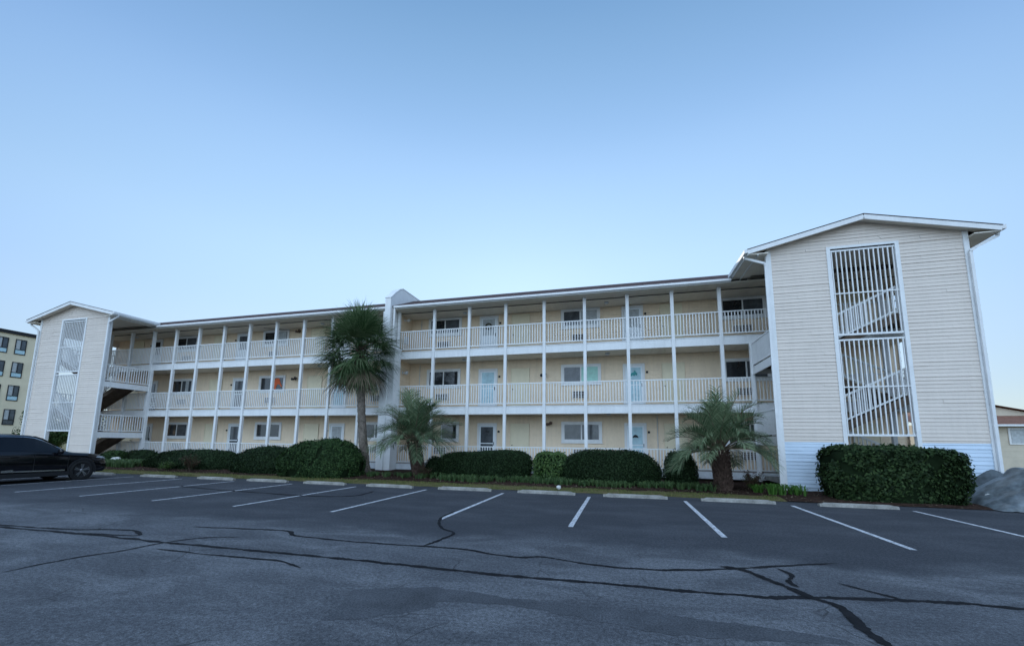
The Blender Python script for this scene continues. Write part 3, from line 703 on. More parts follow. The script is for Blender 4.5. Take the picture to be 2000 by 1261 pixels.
        for yy in ((ya_-.0,) if railf else (ya_,)):
            mb=MB(); mb.beam((X(xa),yy,za_+.95),(X(xb),yy,zb_+.95),.05,.07); mb.beam((X(xa),yy,za_+.12),(X(xb),yy,zb_+.12),.04,.06)
            m2=int(abs(xb-xa)/.13)
            for k in range(1,m2):
                t=k/m2; xx=X(xa+(xb-xa)*t); zz=za_+(zb_-za_)*t; mb.box(xx-.017,xx+.017,yy-.017,yy+.017,zz+.14,zz+.93)
            mb.build('stair_rail',WHITE,BL)
    for zf in (2.0,4.92):
        flight(y0+.06,y0+1.0,6.6,zf,9.6,zf+1.455,True)
        flight(y1-1.0,y1-.06,9.6,zf-1.47,6.6,zf,False)
    # ceiling, roof, rakes, gutters
    mb=MB(); bx(mb,x0+.02,x1-.02,TY+.1,WY,8.72,8.76); mb.build('ceiling',CEIL,BL)
    mb=MB(); bx(mb,xe0+.02,x0,TY-.32,18.75,8.66,8.69); mb.build('soffit',CEIL,BL)
    mb=MB(); bx(mb,x1,xe1-.02,TY-.32,WY,8.66,8.69); mb.build('soffit',CEIL,BL)
    mb=MB(); bx(mb,(xe0+x0)/2-.02,(xe0+x0)/2+.02,TY-.30,18.8,8.62,8.66); mb.build('soffit_batten',WHITE,BL)
    for (a,b) in ((xe0,xc),(xe1,xc)):   # sloped soffit over the front
        mb=MB()
        za=top(a)-.03-.10; zc=top(b)-.13
        mb.quad((X(a),TY-.35,za),(X(b),TY-.35,zc),(X(b),TY+.01,zc),(X(a),TY+.01,za))
        mb.build('soffit',CEIL,BL)
    mb=MB(); yf=TY-.38
    for (a,b) in ((xe0-.02,xc),(xe1+.02,xc)):
        A=(X(a),yf,top(a));B=(X(b),yf,RZt);C=(X(b),21.4,RZt);E=(X(a),21.4,top(a))
        mb.poly([A,B,C,E]); th=.018
        mb.quad((A[0],A[1],A[2]-th),(B[0],B[1],B[2]-th),(C[0],C[1],C[2]-th),(E[0],E[1],E[2]-th))
        mb.quad(A,B,(B[0],yf,B[2]-th),(A[0],yf,A[2]-th)); mb.quad(A,E,(E[0],E[1],E[2]-th),(A[0],A[1],A[2]-th))
    mb.build('roof',SHINGLE,BL)
    mb=MB()
    for (a,b) in ((xe0,xc),(xe1,xc)):
        mb.beam((X(a),TY-.345,top(a)-.03-.085),(X(b),TY-.345,RZt-.03-.085),.04,.165)
    mb.build('rake_board',WHITE,BL)
    mb=MB()
    ylen=18.72 
    bx(mb,xe0-.005,xe0+.02,TY-.32,ylen,8.66,8.83); bx(mb,xe0-.11,xe0-.095,TY-.36,ylen,8.74,8.86); bx(mb,xe0-.11,xe0-.005,TY-.36,ylen,8.72,8.74); bx(mb,xe0-.095,xe0-.005,TY-.36,TY-.345,8.74,8.85)
    mb.build('gutter',WHITE,BL)
    mb=MB(); bx(mb,xe1-.02,xe1+.005,TY-.32,WY,8.66,8.83); bx(mb,xe1+.095,xe1+.11,TY-.36,WY,8.74,8.86); bx(mb,xe1+.005,xe1+.11,TY-.36,WY,8.72,8.74); bx(mb,xe1+.005,xe1+.095,TY-.36,TY-.345,8.74,8.85)
    mb.build('gutter',WHITE,BL)
    # downspouts
    def rect_pipe(pts):
        mb=MB()
        for a,b in zip(pts[:-1],pts[1:]): mb.beam(a,b,.085,.065,Vector((0,1,0)))
        return mb
    yy=TY-.10
    p=rect_pipe([(X(xe0-.05),yy,8.72),(X(xe0-.04),yy,8.62),(X(x0-.10),yy,8.36),(X(x0-.06),yy,8.28),(X(x0-.06),yy,.3)]); p.build('downspout',WHITE,BL)
    p=rect_pipe([(X(xe1+.05),yy,8.72),(X(xe1+.04),yy,8.60),(X(x1+.10),yy,8.26),(X(x1-.02),yy,8.14),(X(x1-.02),yy,.62)]); p.build('downspout',WHITE,BL)
tower(False); tower(True)
# bent drain extension at the foot of the right outer downspout
m_=MB(); m_.tube([(11.37,16.5,.66),(11.3,16.35,.50),(10.9,15.9,.42),(10.3,15.3,.34),(9.9,14.9,.30)],[.05,.06,.07,.08,.085],10); o=m_.build('drain_pipe',WHITE); tag(o,'white bent drain pipe lying from the outer downspout towards the hedge','pipe')

# ------------------------------------------------------------------ wheel stops
def stop_mb():
    mb=MB(); N=24; L=.95
    prof=[(-.085,0),(-.065,.085),(-.045,.102),(.045,.102),(.065,.085),(.085,0)]
    rows=[]
    for i in range(N+1):
        t=-L+2*L*i/N; e=1 if abs(t)<L-.08 else .72
        rows.append([(t,y*(1 if e==1 else .95)+.004*noise.noise((t*6,y*20,1)),max(0,z*e+.005*noise.noise((t*9,y*30,5)))) for y,z in prof])
    for r in rows: mb.v+=r
    k=len(prof)
    for i in range(N):
        for j in range(k-1):
            a=i*k+j; mb.f.append((a,a+k,a+k+1,a+1)); mb.a.append(0)
    mb.f.append(tuple(range(k))); mb.f.append(tuple(N*k+j for j in range(k))[::-1]); mb.a+=[0,0]
    return mb
SL=['behind the front of the black suv','at the far left just right of the black suv','second right of the black suv, below the wide dark hedge','below the left end of the domed dark hedge','below the big domed hedge','left of the tall palm trunk base','between the tall palm and the feathery palm','below the flat topped dark hedge','in front of the gap beside the lime green bush','below the right long rounded hedge','in front of the right feathery palm','in front of the tall leafy hedge at the stair tower']
xs=[-25.9,-23.0,-20.25,-17.75,-15.45,-12.75,-10.95,-8.15,-5.3,-2.45,.33,3.2,6.15]
names=['beside the white car at the far left','behind the front of the black suv','just right of the black suv nose, leftmost one clear of the car','second clear one right of the black suv','third clear one right of the black suv, below the domed hedge','below the biggest domed hedge','just right of the biggest domed hedge and left of the tall palm trunk','directly below the left feathery palm','below the flat topped dark hedge','below the lime green bush, beside the white rock','below the long rounded hedge in the right half','in front of the right feathery palm','in front of the tall leafy hedge, rightmost']
sx=[-14.937+2.7796*(i-3.5) for i in range(0,11)]
STOPX=[-25.9,-22.95,-19.3,-16.25,-13.65,-10.95,-8.17,-5.3,-2.45,.33,3.19,6.15]
names=names[:1]+names[1:]
st=stop_mb().build('wheel_stop',CONC)
labs=['beside the white car at the far left','in front of the black suv bumper','right of the black suv, leftmost one in the open','second in the open right of the black suv','below the low domed hedge left of the biggest one','below the biggest domed hedge left of the tall palm','below the two palms at the firewall','below the flat topped dark hedge','beside the white rock','below the right long rounded hedge','in front of the right feathery palm','in front of the tall leafy hedge, rightmost of all']
for i,x in enumerate(STOPX):
    o=st if i==0 else dup(st)
    o.location=(x,13.62+random.uniform(-.06,.06),.002); o.rotation_euler=(0,0,R(random.uniform(-1.6,1.6))); o.scale=(1+random.uniform(-.03,.03),1,1)
    tag(o,'weathered concrete wheel stop '+labs[i],'wheel stop','wheel stops along the lawn edge')

# rock
def blob(name,loc,s,mt,label,cat,seed=0,seg=18):
    mb=MB()
    for i in range(seg+1):
        for j in range(seg):
            th=math.pi*i/seg; ph=2*math.pi*j/seg; d=Vector((math.sin(th)*math.cos(ph),math.sin(th)*math.sin(ph),math.cos(th)))
            r=1+.25*noise.noise(d*1.6+Vector((seed,0,0))); mb.v.append((d.x*s[0]*r,d.y*s[1]*r,d.z*s[2]*r))
    for i in range(seg):
        for j in range(seg): mb.f.append((i*seg+j,(i+1)*seg+j,(i+1)*seg+(j+1)%seg,i*seg+(j+1)%seg)); mb.a.append(0)
    o=mb.build(name,mt,smooth=True); o.location=loc; return tag(o,label,cat)
blob('rock',(-2.15,14.45,.14),(.085,.08,.07),ROCK,'small white rock on the grass edge behind the wheel stops','rock')
blob('rock',(-26.6,16.4,.42),(.28,.2,.2),ROCK,'pale rock between the round green bush and the low dark hedge at the far left','rock',3)

# ------------------------------------------------------------------ vegetation
def leafquad(mb,c,n,s,asp=.55):
    r=Vector((random.gauss(0,1),random.gauss(0,1),random.gauss(0,1)))
    n=(n+r*.45).normalized(); a=n.cross(Vector((random.gauss(0,1),random.gauss(0,1),random.gauss(0,1)))).normalized(); b=n.cross(a)
    a=a*s; b=b*s*asp
    mb.quad(c-a,c+b,c+a,c-b,max(.01,random.random()**2.2))
def hedge(label,x0,x1,y0,y1,z0,z1,mt,p=2.6,leaf=.045,dens=520,rough=.05,seed=0,shape=None,name='hedge',cat='hedge',holes=0):
    cx,cy,hx,hy=(x0+x1)/2,(y0+y1)/2,(x1-x0)/2,(y1-y0)/2; h=z1-z0
    root=thing(name,label,cat,(cx,cy,z0),group='clipped hedges and bushes along the building',world=True)
    def pt(u,v):   # u around, v 0..1 from the foot to the crown
        th=u*2*math.pi; ph=v*math.pi/2
        cs=lambda t,e: math.copysign(abs(t)**e,t)
        e=2/p; rad=cs(math.cos(ph),e*.9 if p>3 else e)
        x=cs(math.cos(th),e)*rad; y=cs(math.sin(th),e)*rad; z=math.sin(ph)**e if ph>0 else 0
        # slightly undercut foot
        k=1-.10*max(0,(.25-z)/.25)
        P=Vector((cx+x*hx*k,cy+y*hy*k,z0+z*h))
        if shape: P=shape(P)
        d=Vector((x,y,z*.8)); 
        if d.length>0: d.normalize()
        q=noise.noise(Vector((P.x*.9+seed,P.y*.9,P.z*.9)))*1.5*rough+noise.noise(Vector((P.x*3+seed,P.y*3,P.z*3)))*rough
        return P+d*q,d
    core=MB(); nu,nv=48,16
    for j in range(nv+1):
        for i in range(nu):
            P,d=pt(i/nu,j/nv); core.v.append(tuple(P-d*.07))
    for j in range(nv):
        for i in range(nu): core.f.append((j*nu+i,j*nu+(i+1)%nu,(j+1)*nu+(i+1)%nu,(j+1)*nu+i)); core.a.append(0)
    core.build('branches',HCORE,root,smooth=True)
    lf=MB(); eps=.004
    NU,NV=90,30
    for j in range(NV):
        for i in range(NU):
            A,d=pt(i/NU,j/NV);B,_=pt((i+1)/NU,j/NV);C,_=pt(i/NU,(j+1)/NV)
            D_,_=pt((i+1)/NU,(j+1)/NV)
            ar=((B-A).cross(C-A).length+(D_-B).cross(D_-C).length)/2
            if A.y>cy+hy*.5 and A.z<z0+h*.7: ar*=.25
            n=ar*dens; n=int(n)+(random.random()<n-int(n))
            for _ in range(n):
                u=random.random();v=random.random()
                P=A+(B-A)*u+(C-A)*v if u+v<1 else D_+(C-D_)*(1-u)+(B-D_)*(1-v)
                if holes and noise.noise(P*1.7+Vector((seed,3,0)))>1-holes: continue
                leafquad(lf,P+d*(random.uniform(-.06,.03) if random.random()<.96 else random.uniform(.03,.10)),d,leaf*random.uniform(.7,1.3))
    lf.build('foliage',mt,root)
    return root
def tapered(zl,zr,x0,x1,z0):
    def f(P):
        t=(P.x-x0)/(x1-x0); k=zl+(zr-zl)*t; return Vector((P.x,P.y,z0+(P.z-z0)*k))
    return f
hedge('small round bright green bush beside the stair tower foot at far left',-29.0,-27.3,16.6,18.0,.2,.98,LEAF,2.1,.05,500,.06,1,name='bush',cat='bush')
hedge('low dark hedge right of the small round bright green bush',-28.2,-25.7,17.3,18.5,.2,.97,LEAFD,2.6,.045,400,.04,2)
hedge('wide low domed dark hedge below the left gallery',-24.6,-18.1,15.7,17.7,.15,1.18,LEAFD,2.5,.04,520,.04,3,tapered(.86,.98,-24.6,-18.1,.15))
hedge('domed dark hedge left of the biggest hedge and partly behind it',-18.3,-14.2,15.2,17.3,.12,1.36,LEAFD,2.4,.04,560,.05,4,tapered(.90,1.04,-18.3,-14.2,.12))
hedge('biggest glossy domed hedge left of the tall palm trunk',-15.2,-10.85,14.75,16.9,.08,1.78,LEAF,2.5,.042,900,.06,5,tapered(.80,1.06,-15.2,-10.85,.08),holes=.70)
hedge('small round dark bush tucked left of the flat topped hedge',-8.55,-7.6,16.6,17.6,.2,.98,LEAFD,2.1,.04,520,.04,6,name='bush',cat='bush')
hedge('long flat topped dark hedge below the middle of the gallery',-7.8,-3.62,16.1,17.6,.18,1.32,LEAFD,4.6,.036,800,.03,7,tapered(.86,1.03,-7.8,-3.62,.18))
hedge('lime green square bush between the two long dark hedges',-3.5,-2.1,16.3,17.5,.18,1.28,LEAFL,4.5,.05,520,.06,8,name='bush',cat='bush')
hedge('long rounded dark hedge in the right half of the bed',-2.45,1.42,15.9,17.5,.15,1.40,LEAFD,3.0,.036,850,.03,9)
hedge('narrow dark hedge half hidden by the right feathery palm',1.5,2.75,16.7,17.9,.15,1.40,LEAFD,2.8,.04,600,.04,10)
hedge('tall boxy leafy hedge in front of the right stair tower',6.08,9.55,14.5,16.0,.05,1.67,LEAFH,6.0,.052,620,.10,11,tapered(1.02,.90,6.08,9.55,.05),holes=.68)
def tarp():
    mb=MB(); NX,NY=150,60; x0,x1,y0,y1=9.55,15.2,13.95,16.6
    for jj in range(NY+1):
        for ii in range(NX+1):
            u=ii/NX; v=jj/NY; x=x0+(x1-x0)*u; y=y0+(y1-y0)*v
            e=min(1,u/.22)**.7; f=math.sin(math.pi*min(1,v*1.25+.0))**.45 if v<.8 else max(0,(1-v)/.2)**.5*math.sin(math.pi*.999)**.0*.9
            h=1.0*e*f*(.86+.14*math.sin(x*1.3))
            h+=.06*noise.noise((x*2.2,y*2.2,0))*e+.26*(.5-abs(noise.noise((x*1.5+y*1.6,y*.7-x*.3,4))))*e-.07+.07*(.5-abs(noise.noise((x*4.5+y*2,y*1.2,7))))*e+.03*math.sin(x*9+3*noise.noise((x,y,2)))*e*(1-abs(2*v-1))
            mb.v.append((x+.05*noise.noise((x*3,y*3,8)),y+.06*noise.noise((x*2,h*4,9)),max(.02,h+.05)))
    for jj in range(NY):
        for ii in range(NX):
            a_=jj*(NX+1)+ii; mb.f.append((a_,a_+1,a_+NX+2,a_+NX+1)); mb.a.append(0)
    o=mb.build('tarpaulin',TARP,smooth=True); tag(o,'crumpled dark grey tarpaulin over a low heap at the right edge','tarpaulin')
TARP=mat('grey_tarpaulin',(.045,.055,.060),.28,.5,color2=(.22,.26,.28),vscale=.8,fine=.35,bscale=7,bump=.8,translucent=.2)
tarp()

def tuft(mb,c,n,h,w,spread,droop=.5):
    for _ in range(n):
        a=random.uniform(0,2*math.pi); s=random.uniform(.2,1)*spread; d=Vector((math.cos(a),math.sin(a),0)); hh=h*random.uniform(.6,1.1); sd=Vector((-d.y,d.x,0))*w*random.uniform(.7,1.2)
        v=min(1,max(0,random.gauss(.4,.3)))
        p0=c+d*.03; p1=c+d*s*.5+Vector((0,0,hh*.75)); p2=c+d*s*.95+Vector((0,0,hh*(1-.15*droop))); p3=c+d*s*1.35+Vector((0,0,hh*(1-droop*.7)))
        mb.quad(p0-sd,p0+sd,p1+sd,p1-sd,v); mb.quad(p1-sd,p1+sd,p2+sd*.7,p2-sd*.7,v); mb.tri(p2-sd*.7,p2+sd*.7,p3,v)
# liriope border: ground cover
mb=MB()
for _ in range(520):
    x=random.uniform(-8.2,3.0); y=15.75+random.uniform(-.28,.45)+.15*math.sin(x*1.3)
    if x>-5.2 and x<-4.0 and random.random()<.5: continue
    tuft(mb,Vector((x,y,bedh(x,y)-.01)),random.randint(6,16),random.uniform(.14,.27),.010,.2)
for _ in range(120):
    x=random.uniform(-13.5,-8.2); y=16.0+random.uniform(-.3,.5); tuft(mb,Vector((x,y,bedh(x,y)-.01)),12,.16,.010,.16)
for _ in range(110):
    x=random.uniform(-27.5,-24.2); y=15.9+random.uniform(-.3,.5); tuft(mb,Vector((x,y,bedh(x,y)-.01)),12,.38,.014,.2)
tag(mb.build('ground_cover',LIRI),'dark strappy border grass growing along the front of the hedges','ground cover',kind='stuff')
# lily clumps right
for i,(x,y,s,lab) in enumerate(((4.75,15.35,.36,'bright green strappy lily clump at the foot of the stair tower, left one'),(5.35,15.45,.33,'bright green strappy lily clump touching the white band of the stair tower'),(4.3,15.7,.28,'bright green lily clump nearest the right feathery palm'))):
    mb=MB(); 
    for _ in range(9): tuft(mb,Vector((random.gauss(0,.13),random.gauss(0,.08),0)),16,s,.012,.24)
    o=mb.build('lily_clump',LILY); o.location=(x,y,bedh(x,y)-.01); tag(o,lab,'plant','bright green lily clumps')
# red-brown shrubs
def shrub(label,x,y,r,h,mt,n=900,leaf=.035,seed=0):
    root=thing('shrub',label,'shrub',(x,y,bedh(x,y)),group='small loose shrubs in the mulch')
    st_=MB(); lf=MB()
    for _ in range(16):
        a=random.uniform(0,6.28); e=Vector((math.cos(a)*r*random.uniform(.3,.9),math.sin(a)*r*random.uniform(.3,.9),h*random.uniform(.6,1)))
        st_.tube([(0,0,0),tuple(e*.5+Vector((0,0,.05))),tuple(e)],[.012,.008,.004],5,False)
        for _ in range(n//16):
            t=random.uniform(.35,1.05); c=e*t+Vector((random.gauss(0,.06),random.gauss(0,.06),random.gauss(0,.05))); leafquad(lf,c,Vector((0,0,1)),leaf)
    st_.build('stems',BARK,root); lf.build('foliage',mt,root); return root
shrub('sparse reddish brown shrub right of the right feathery palm trunk',4.25,16.1,.45,.62,REDLF,1100)
shrub('dull reddish shrub in front of the wide low domed hedge',-20.0,15.4,.5,.75,REDLF,1200)
shrub('yellowish green low shrub in front of the wide domed hedge',-21.4,15.3,.45,.42,LEAFL,700)
shrub('small dull shrub at the foot of the left feathery palm',-8.05,16.1,.3,.42,REDLF,500)

# grass blades
mb=MB()
for _ in range(15000):
    x=random.uniform(-30,4.6); 
    if x<-18 and random.random()<.45: continue
    y=random.uniform(14.22,15.0); 
    if noise.noise((x*.9,y*2,0))<-.25: continue
    h=random.uniform(.025,.07); a=random.uniform(0,6.28); d=Vector((math.cos(a),math.sin(a),0))*.008; l=Vector((random.gauss(0,.02),random.gauss(0,.02),h)); c=Vector((x,y,bedh(x,y)-.01))
    mb.tri(c-d,c+d,c+l,min(1,max(0,random.gauss(.4,.35))))
tag(mb.build('grass',BLADE),'short patchy grass strip between the wheel stops and the mulch','grass',kind='stuff')
# fallen leaves and mulch chips
mb=MB()
for _ in range(2600):
    x=random.uniform(-26,11); y=random.uniform(14.9 if x<4.7 else 14.2,16.6); c=Vector((x,y,bedh(x,y)+.02)); leafquad(mb,c,Vector((0,0,1)),random.uniform(.012,.035),.4)
tag(mb.build('mulch_chips',DEADP),'scattered bark chips and dead leaves over the planting bed','mulch',kind='stuff')

# palms --------------------------------------------------------------
def strip(mb,pts,ws,up,var):
    for i in range(len(pts)-1):
        a,b=pts[i],pts[i+1]; d=(b-a).normalized(); s=d.cross(up)
        if s.length<1e-3: s=Vector((1,0,0))
        s.normalize(); wa,wb=ws[i],ws[i+1]
        mb.quad(a-s*wa,a+s*wa,b+s*wb,b-s*wb,var)
def cabbage_palm():
    bx_,by_=-11.50,17.0; root=thing('palm_tree','tall cabbage palm with a dense round crown in front of the firewall','palm tree',(bx_,by_,.2),world=True)
    tr=MB(); pts=[];rad=[]
    for i in range(61):
        t=i/60; z=.12+5.3*t; x=-11.45-.66*(1-(1-t)**1.8); pts.append((x,by_+.1*t,z)); rad.append((.26 if t<.03 else .205-.03*t)*(1+.05*math.sin(i*2.3))*(1+.05*random.uniform(-1,1)))
    tr.tube(pts,rad,18); tr.build('trunk',TRUNKG,root,smooth=True)
    C=Vector((-12.34,by_+.1,6.50)); cr=MB(); dd=MB(); pe=MB()
    NL=160
    for k in range(NL):
        t=(k+.5)/NL; el=R(88)-t*R(150)+random.gauss(0,.09); az=k*2.39996+random.gauss(0,.15)
        dead=el<R(-38); mb=dd if dead and random.random()<.75 else cr
        d=Vector((math.cos(el)*math.cos(az),math.cos(el)*math.sin(az),math.sin(el)))
        side=d.cross(Vector((0,0,1))).normalized(); nup=side.cross(d).normalized()
        pl=random.uniform(.85,1.4)*(1-.15*max(0,math.sin(el))); base=C+Vector((0,0,-.36*(1-math.sin(el))*.8-.2)); tip=base+d*pl+Vector((0,0,-.12*pl))
        pe.tube([tuple(base),tuple(base+d*pl*.5),tuple(tip)],[.02,.014,.01],4,False)
        nf=random.randint(20,28); L0=random.uniform(1.12,1.5)*(1.0 if el>-.9 else .85)
        v0=random.random()*.6
        for j in range(nf):
            s=(j+.5)/nf*2-1; ang=s*R(80); L=L0*(1-.30*abs(s))*random.uniform(.85,1.12)
            dr=(d*math.cos(ang)+side*math.sin(ang)+nup*(.22*(1-abs(s))-.25*abs(s)+random.gauss(0,.08))).normalized()
            P=[tip-d*.03]; v=dr.copy(); g=random.uniform(.08,.34)*(1 if not dead else 1.6)
            for q in range(5):
                v=(v+Vector((0,0,-g*(.2+q*.3)))).normalized(); P.append(P[-1]+v*L/5)
            strip(mb,P,[.009,.021,.019,.013,.007,.001],nup,min(1,max(0,v0+random.gauss(.1,.22))))
    cr.build('crown',SABAL,root); dd.build('dead_fronds',DEADP,root); pe.build('petioles',PINDO,root)
    bt=MB()
    for k in range(46):
        a=k*2.4; z=4.95+k*.026; c=Vector((-12.15,by_+.1,z)); d=Vector((math.cos(a),math.sin(a),.9)).normalized(); bt.beam(c+d*.12,c+d*.42,.09,.035)
    bt.build('leaf_bases',TRUNKB,root)
cabbage_palm()
def pindo(label,x,y,z0,th,tr0,tr1,lean,nf,L,seed,crownz=0):
    random.seed(seed)
    root=thing('palm_tree',label,'palm tree',(x,y,z0),group='feathery blue green palms in the bed',world=True)
    tr=MB(); n=14
    pts=[];rad=[]
    for i in range(n+1):
        t=i/n; pts.append((x+lean*t,y,z0-.05+th*t)); rad.append(tr0+(tr1-tr0)*t)
    tr.tube(pts,[r*.84 for r in rad],16)
    K=150
    for k in range(K):
        t=(k+.5)/K; a=k*2.39996; r=(tr0+(tr1-tr0)*t)*.8; c=Vector((x+lean*t+r*math.cos(a),y+r*math.sin(a),z0+th*t)); out=Vector((math.cos(a),math.sin(a),0))
        tip=c+out*(.06+.05*t)+Vector((0,0,.17)); tr.beam(c,tip,.075*(1-.3*t),.03)
    tr.build('trunk',TRUNKB,root)
    C=Vector((x+lean,y,z0+th)); cr=MB(); rc=MB()
    for k in range(nf):
        t=(k+.5)/nf; el=R(88)-t*R(84)+random.gauss(0,.10); az=k*2.39996+random.gauss(0,.3)
        ln=L*random.uniform(.8,1.12)*(1-.12*t); h=Vector((math.cos(az),math.sin(az),0)); v=h*math.cos(el)+Vector((0,0,math.sin(el)))
        base=C+h*.10+Vector((0,0,.1)); P=[base]; N=18; g=random.uniform(.10,.17)
        for q in range(N):
            v=(v+Vector((0,0,-g*(.10+1.25*(q/N)**1.2)))).normalized(); P.append(P[-1]+v*ln/N)
        rc.tube([tuple(p) for p in P],[.020*(1-.8*i/N)+.003 for i in range(N+1)],4,False)
        v0=random.random()*.55; M=44; vee=random.uniform(.45,1.0)
        for q in range(M):
            s=.22+.78*q/M; idx=min(s*N,N-.01); i0=int(idx); fr=idx-i0; p=P[i0].lerp(P[i0+1],fr); tg=(P[i0+1]-P[i0]).normalized()
            side=tg.cross(Vector((0,0,1)))
            if side.length<.05: side=h.cross(Vector((0,0,1)))
            side.normalize(); nu=side.cross(tg).normalized()
            ll=.58*L/2.1*(.5+.75*math.sin(math.pi*min(1,.12+s*.86))**.8)*random.uniform(.8,1.12)
            for sg in (-1,1):
                d=(side*sg*.62+tg*.80+nu*vee*random.uniform(.4,1.0)+Vector((random.gauss(0,.06),random.gauss(0,.06),0))).normalized(); Q=[p]; gg=random.uniform(.06,.26)
                for w_ in range(4):
                    d=(d+Vector((0,0,-gg*(w_*.8+.2)))).normalized(); Q.append(Q[-1]+d*ll/4)
                strip(cr,Q,[.006,.0095,.008,.005,.001],nu,min(1,max(0,v0+random.gauss(.10,.20))))
    cr.build('crown',PINDO,root); rc.build('frond_ribs',DEADP,root)
    return root
pindo('feathery blue green palm with a stubby trunk by the firewall',-8.55,16.5,.22,1.35,.30,.26,-.30,56,2.15,21)
pindo('wide feathery palm with a thick scaly trunk near the right stair tower',3.36,16.0,.12,1.25,.31,.26,-.08,60,2.0,33)
random.seed(77)
# planter on the ground-floor deck
pl=thing('potted_plant','small potted plant on the ground floor deck behind the domed hedge','potted plant',(-19.75,19.55,.55))
m_=MB(); m_.lathe([(.0,0),(.12,0),(.16,.28),(.14,.28),(0,.26)],(0,0,0),'Z',12); m_.build('pot',BRICK,pl)
m_=MB(); tuft(m_,Vector((0,0,.26)),60,.55,.012,.3); m_.build('foliage',LIRI,pl)

def chair(label,x,y,z):
    root=thing('folding_chair',label,'chair',(x,y,z))
    for sx in (-.22,.22):
        m_=MB(); m_.tube([(sx,-.22,0),(sx,.16,.86)],.014,6); m_.build('leg',BLACK,root)
        m_=MB(); m_.tube([(sx,.24,0),(sx,-.20,.46)],.014,6); m_.build('leg',BLACK,root)
    m_=MB(); m_.box(-.23,.23,-.22,.18,.43,.46); m_.build('seat',BLACK,root)
    m_=MB(); m_.box(-.23,.23,.10,.13,.55,.86); m_.build('backrest',BLACK,root)
chair('dark folding chair on the middle gallery beside the left stair tower',-29.9,19.9,3.45)

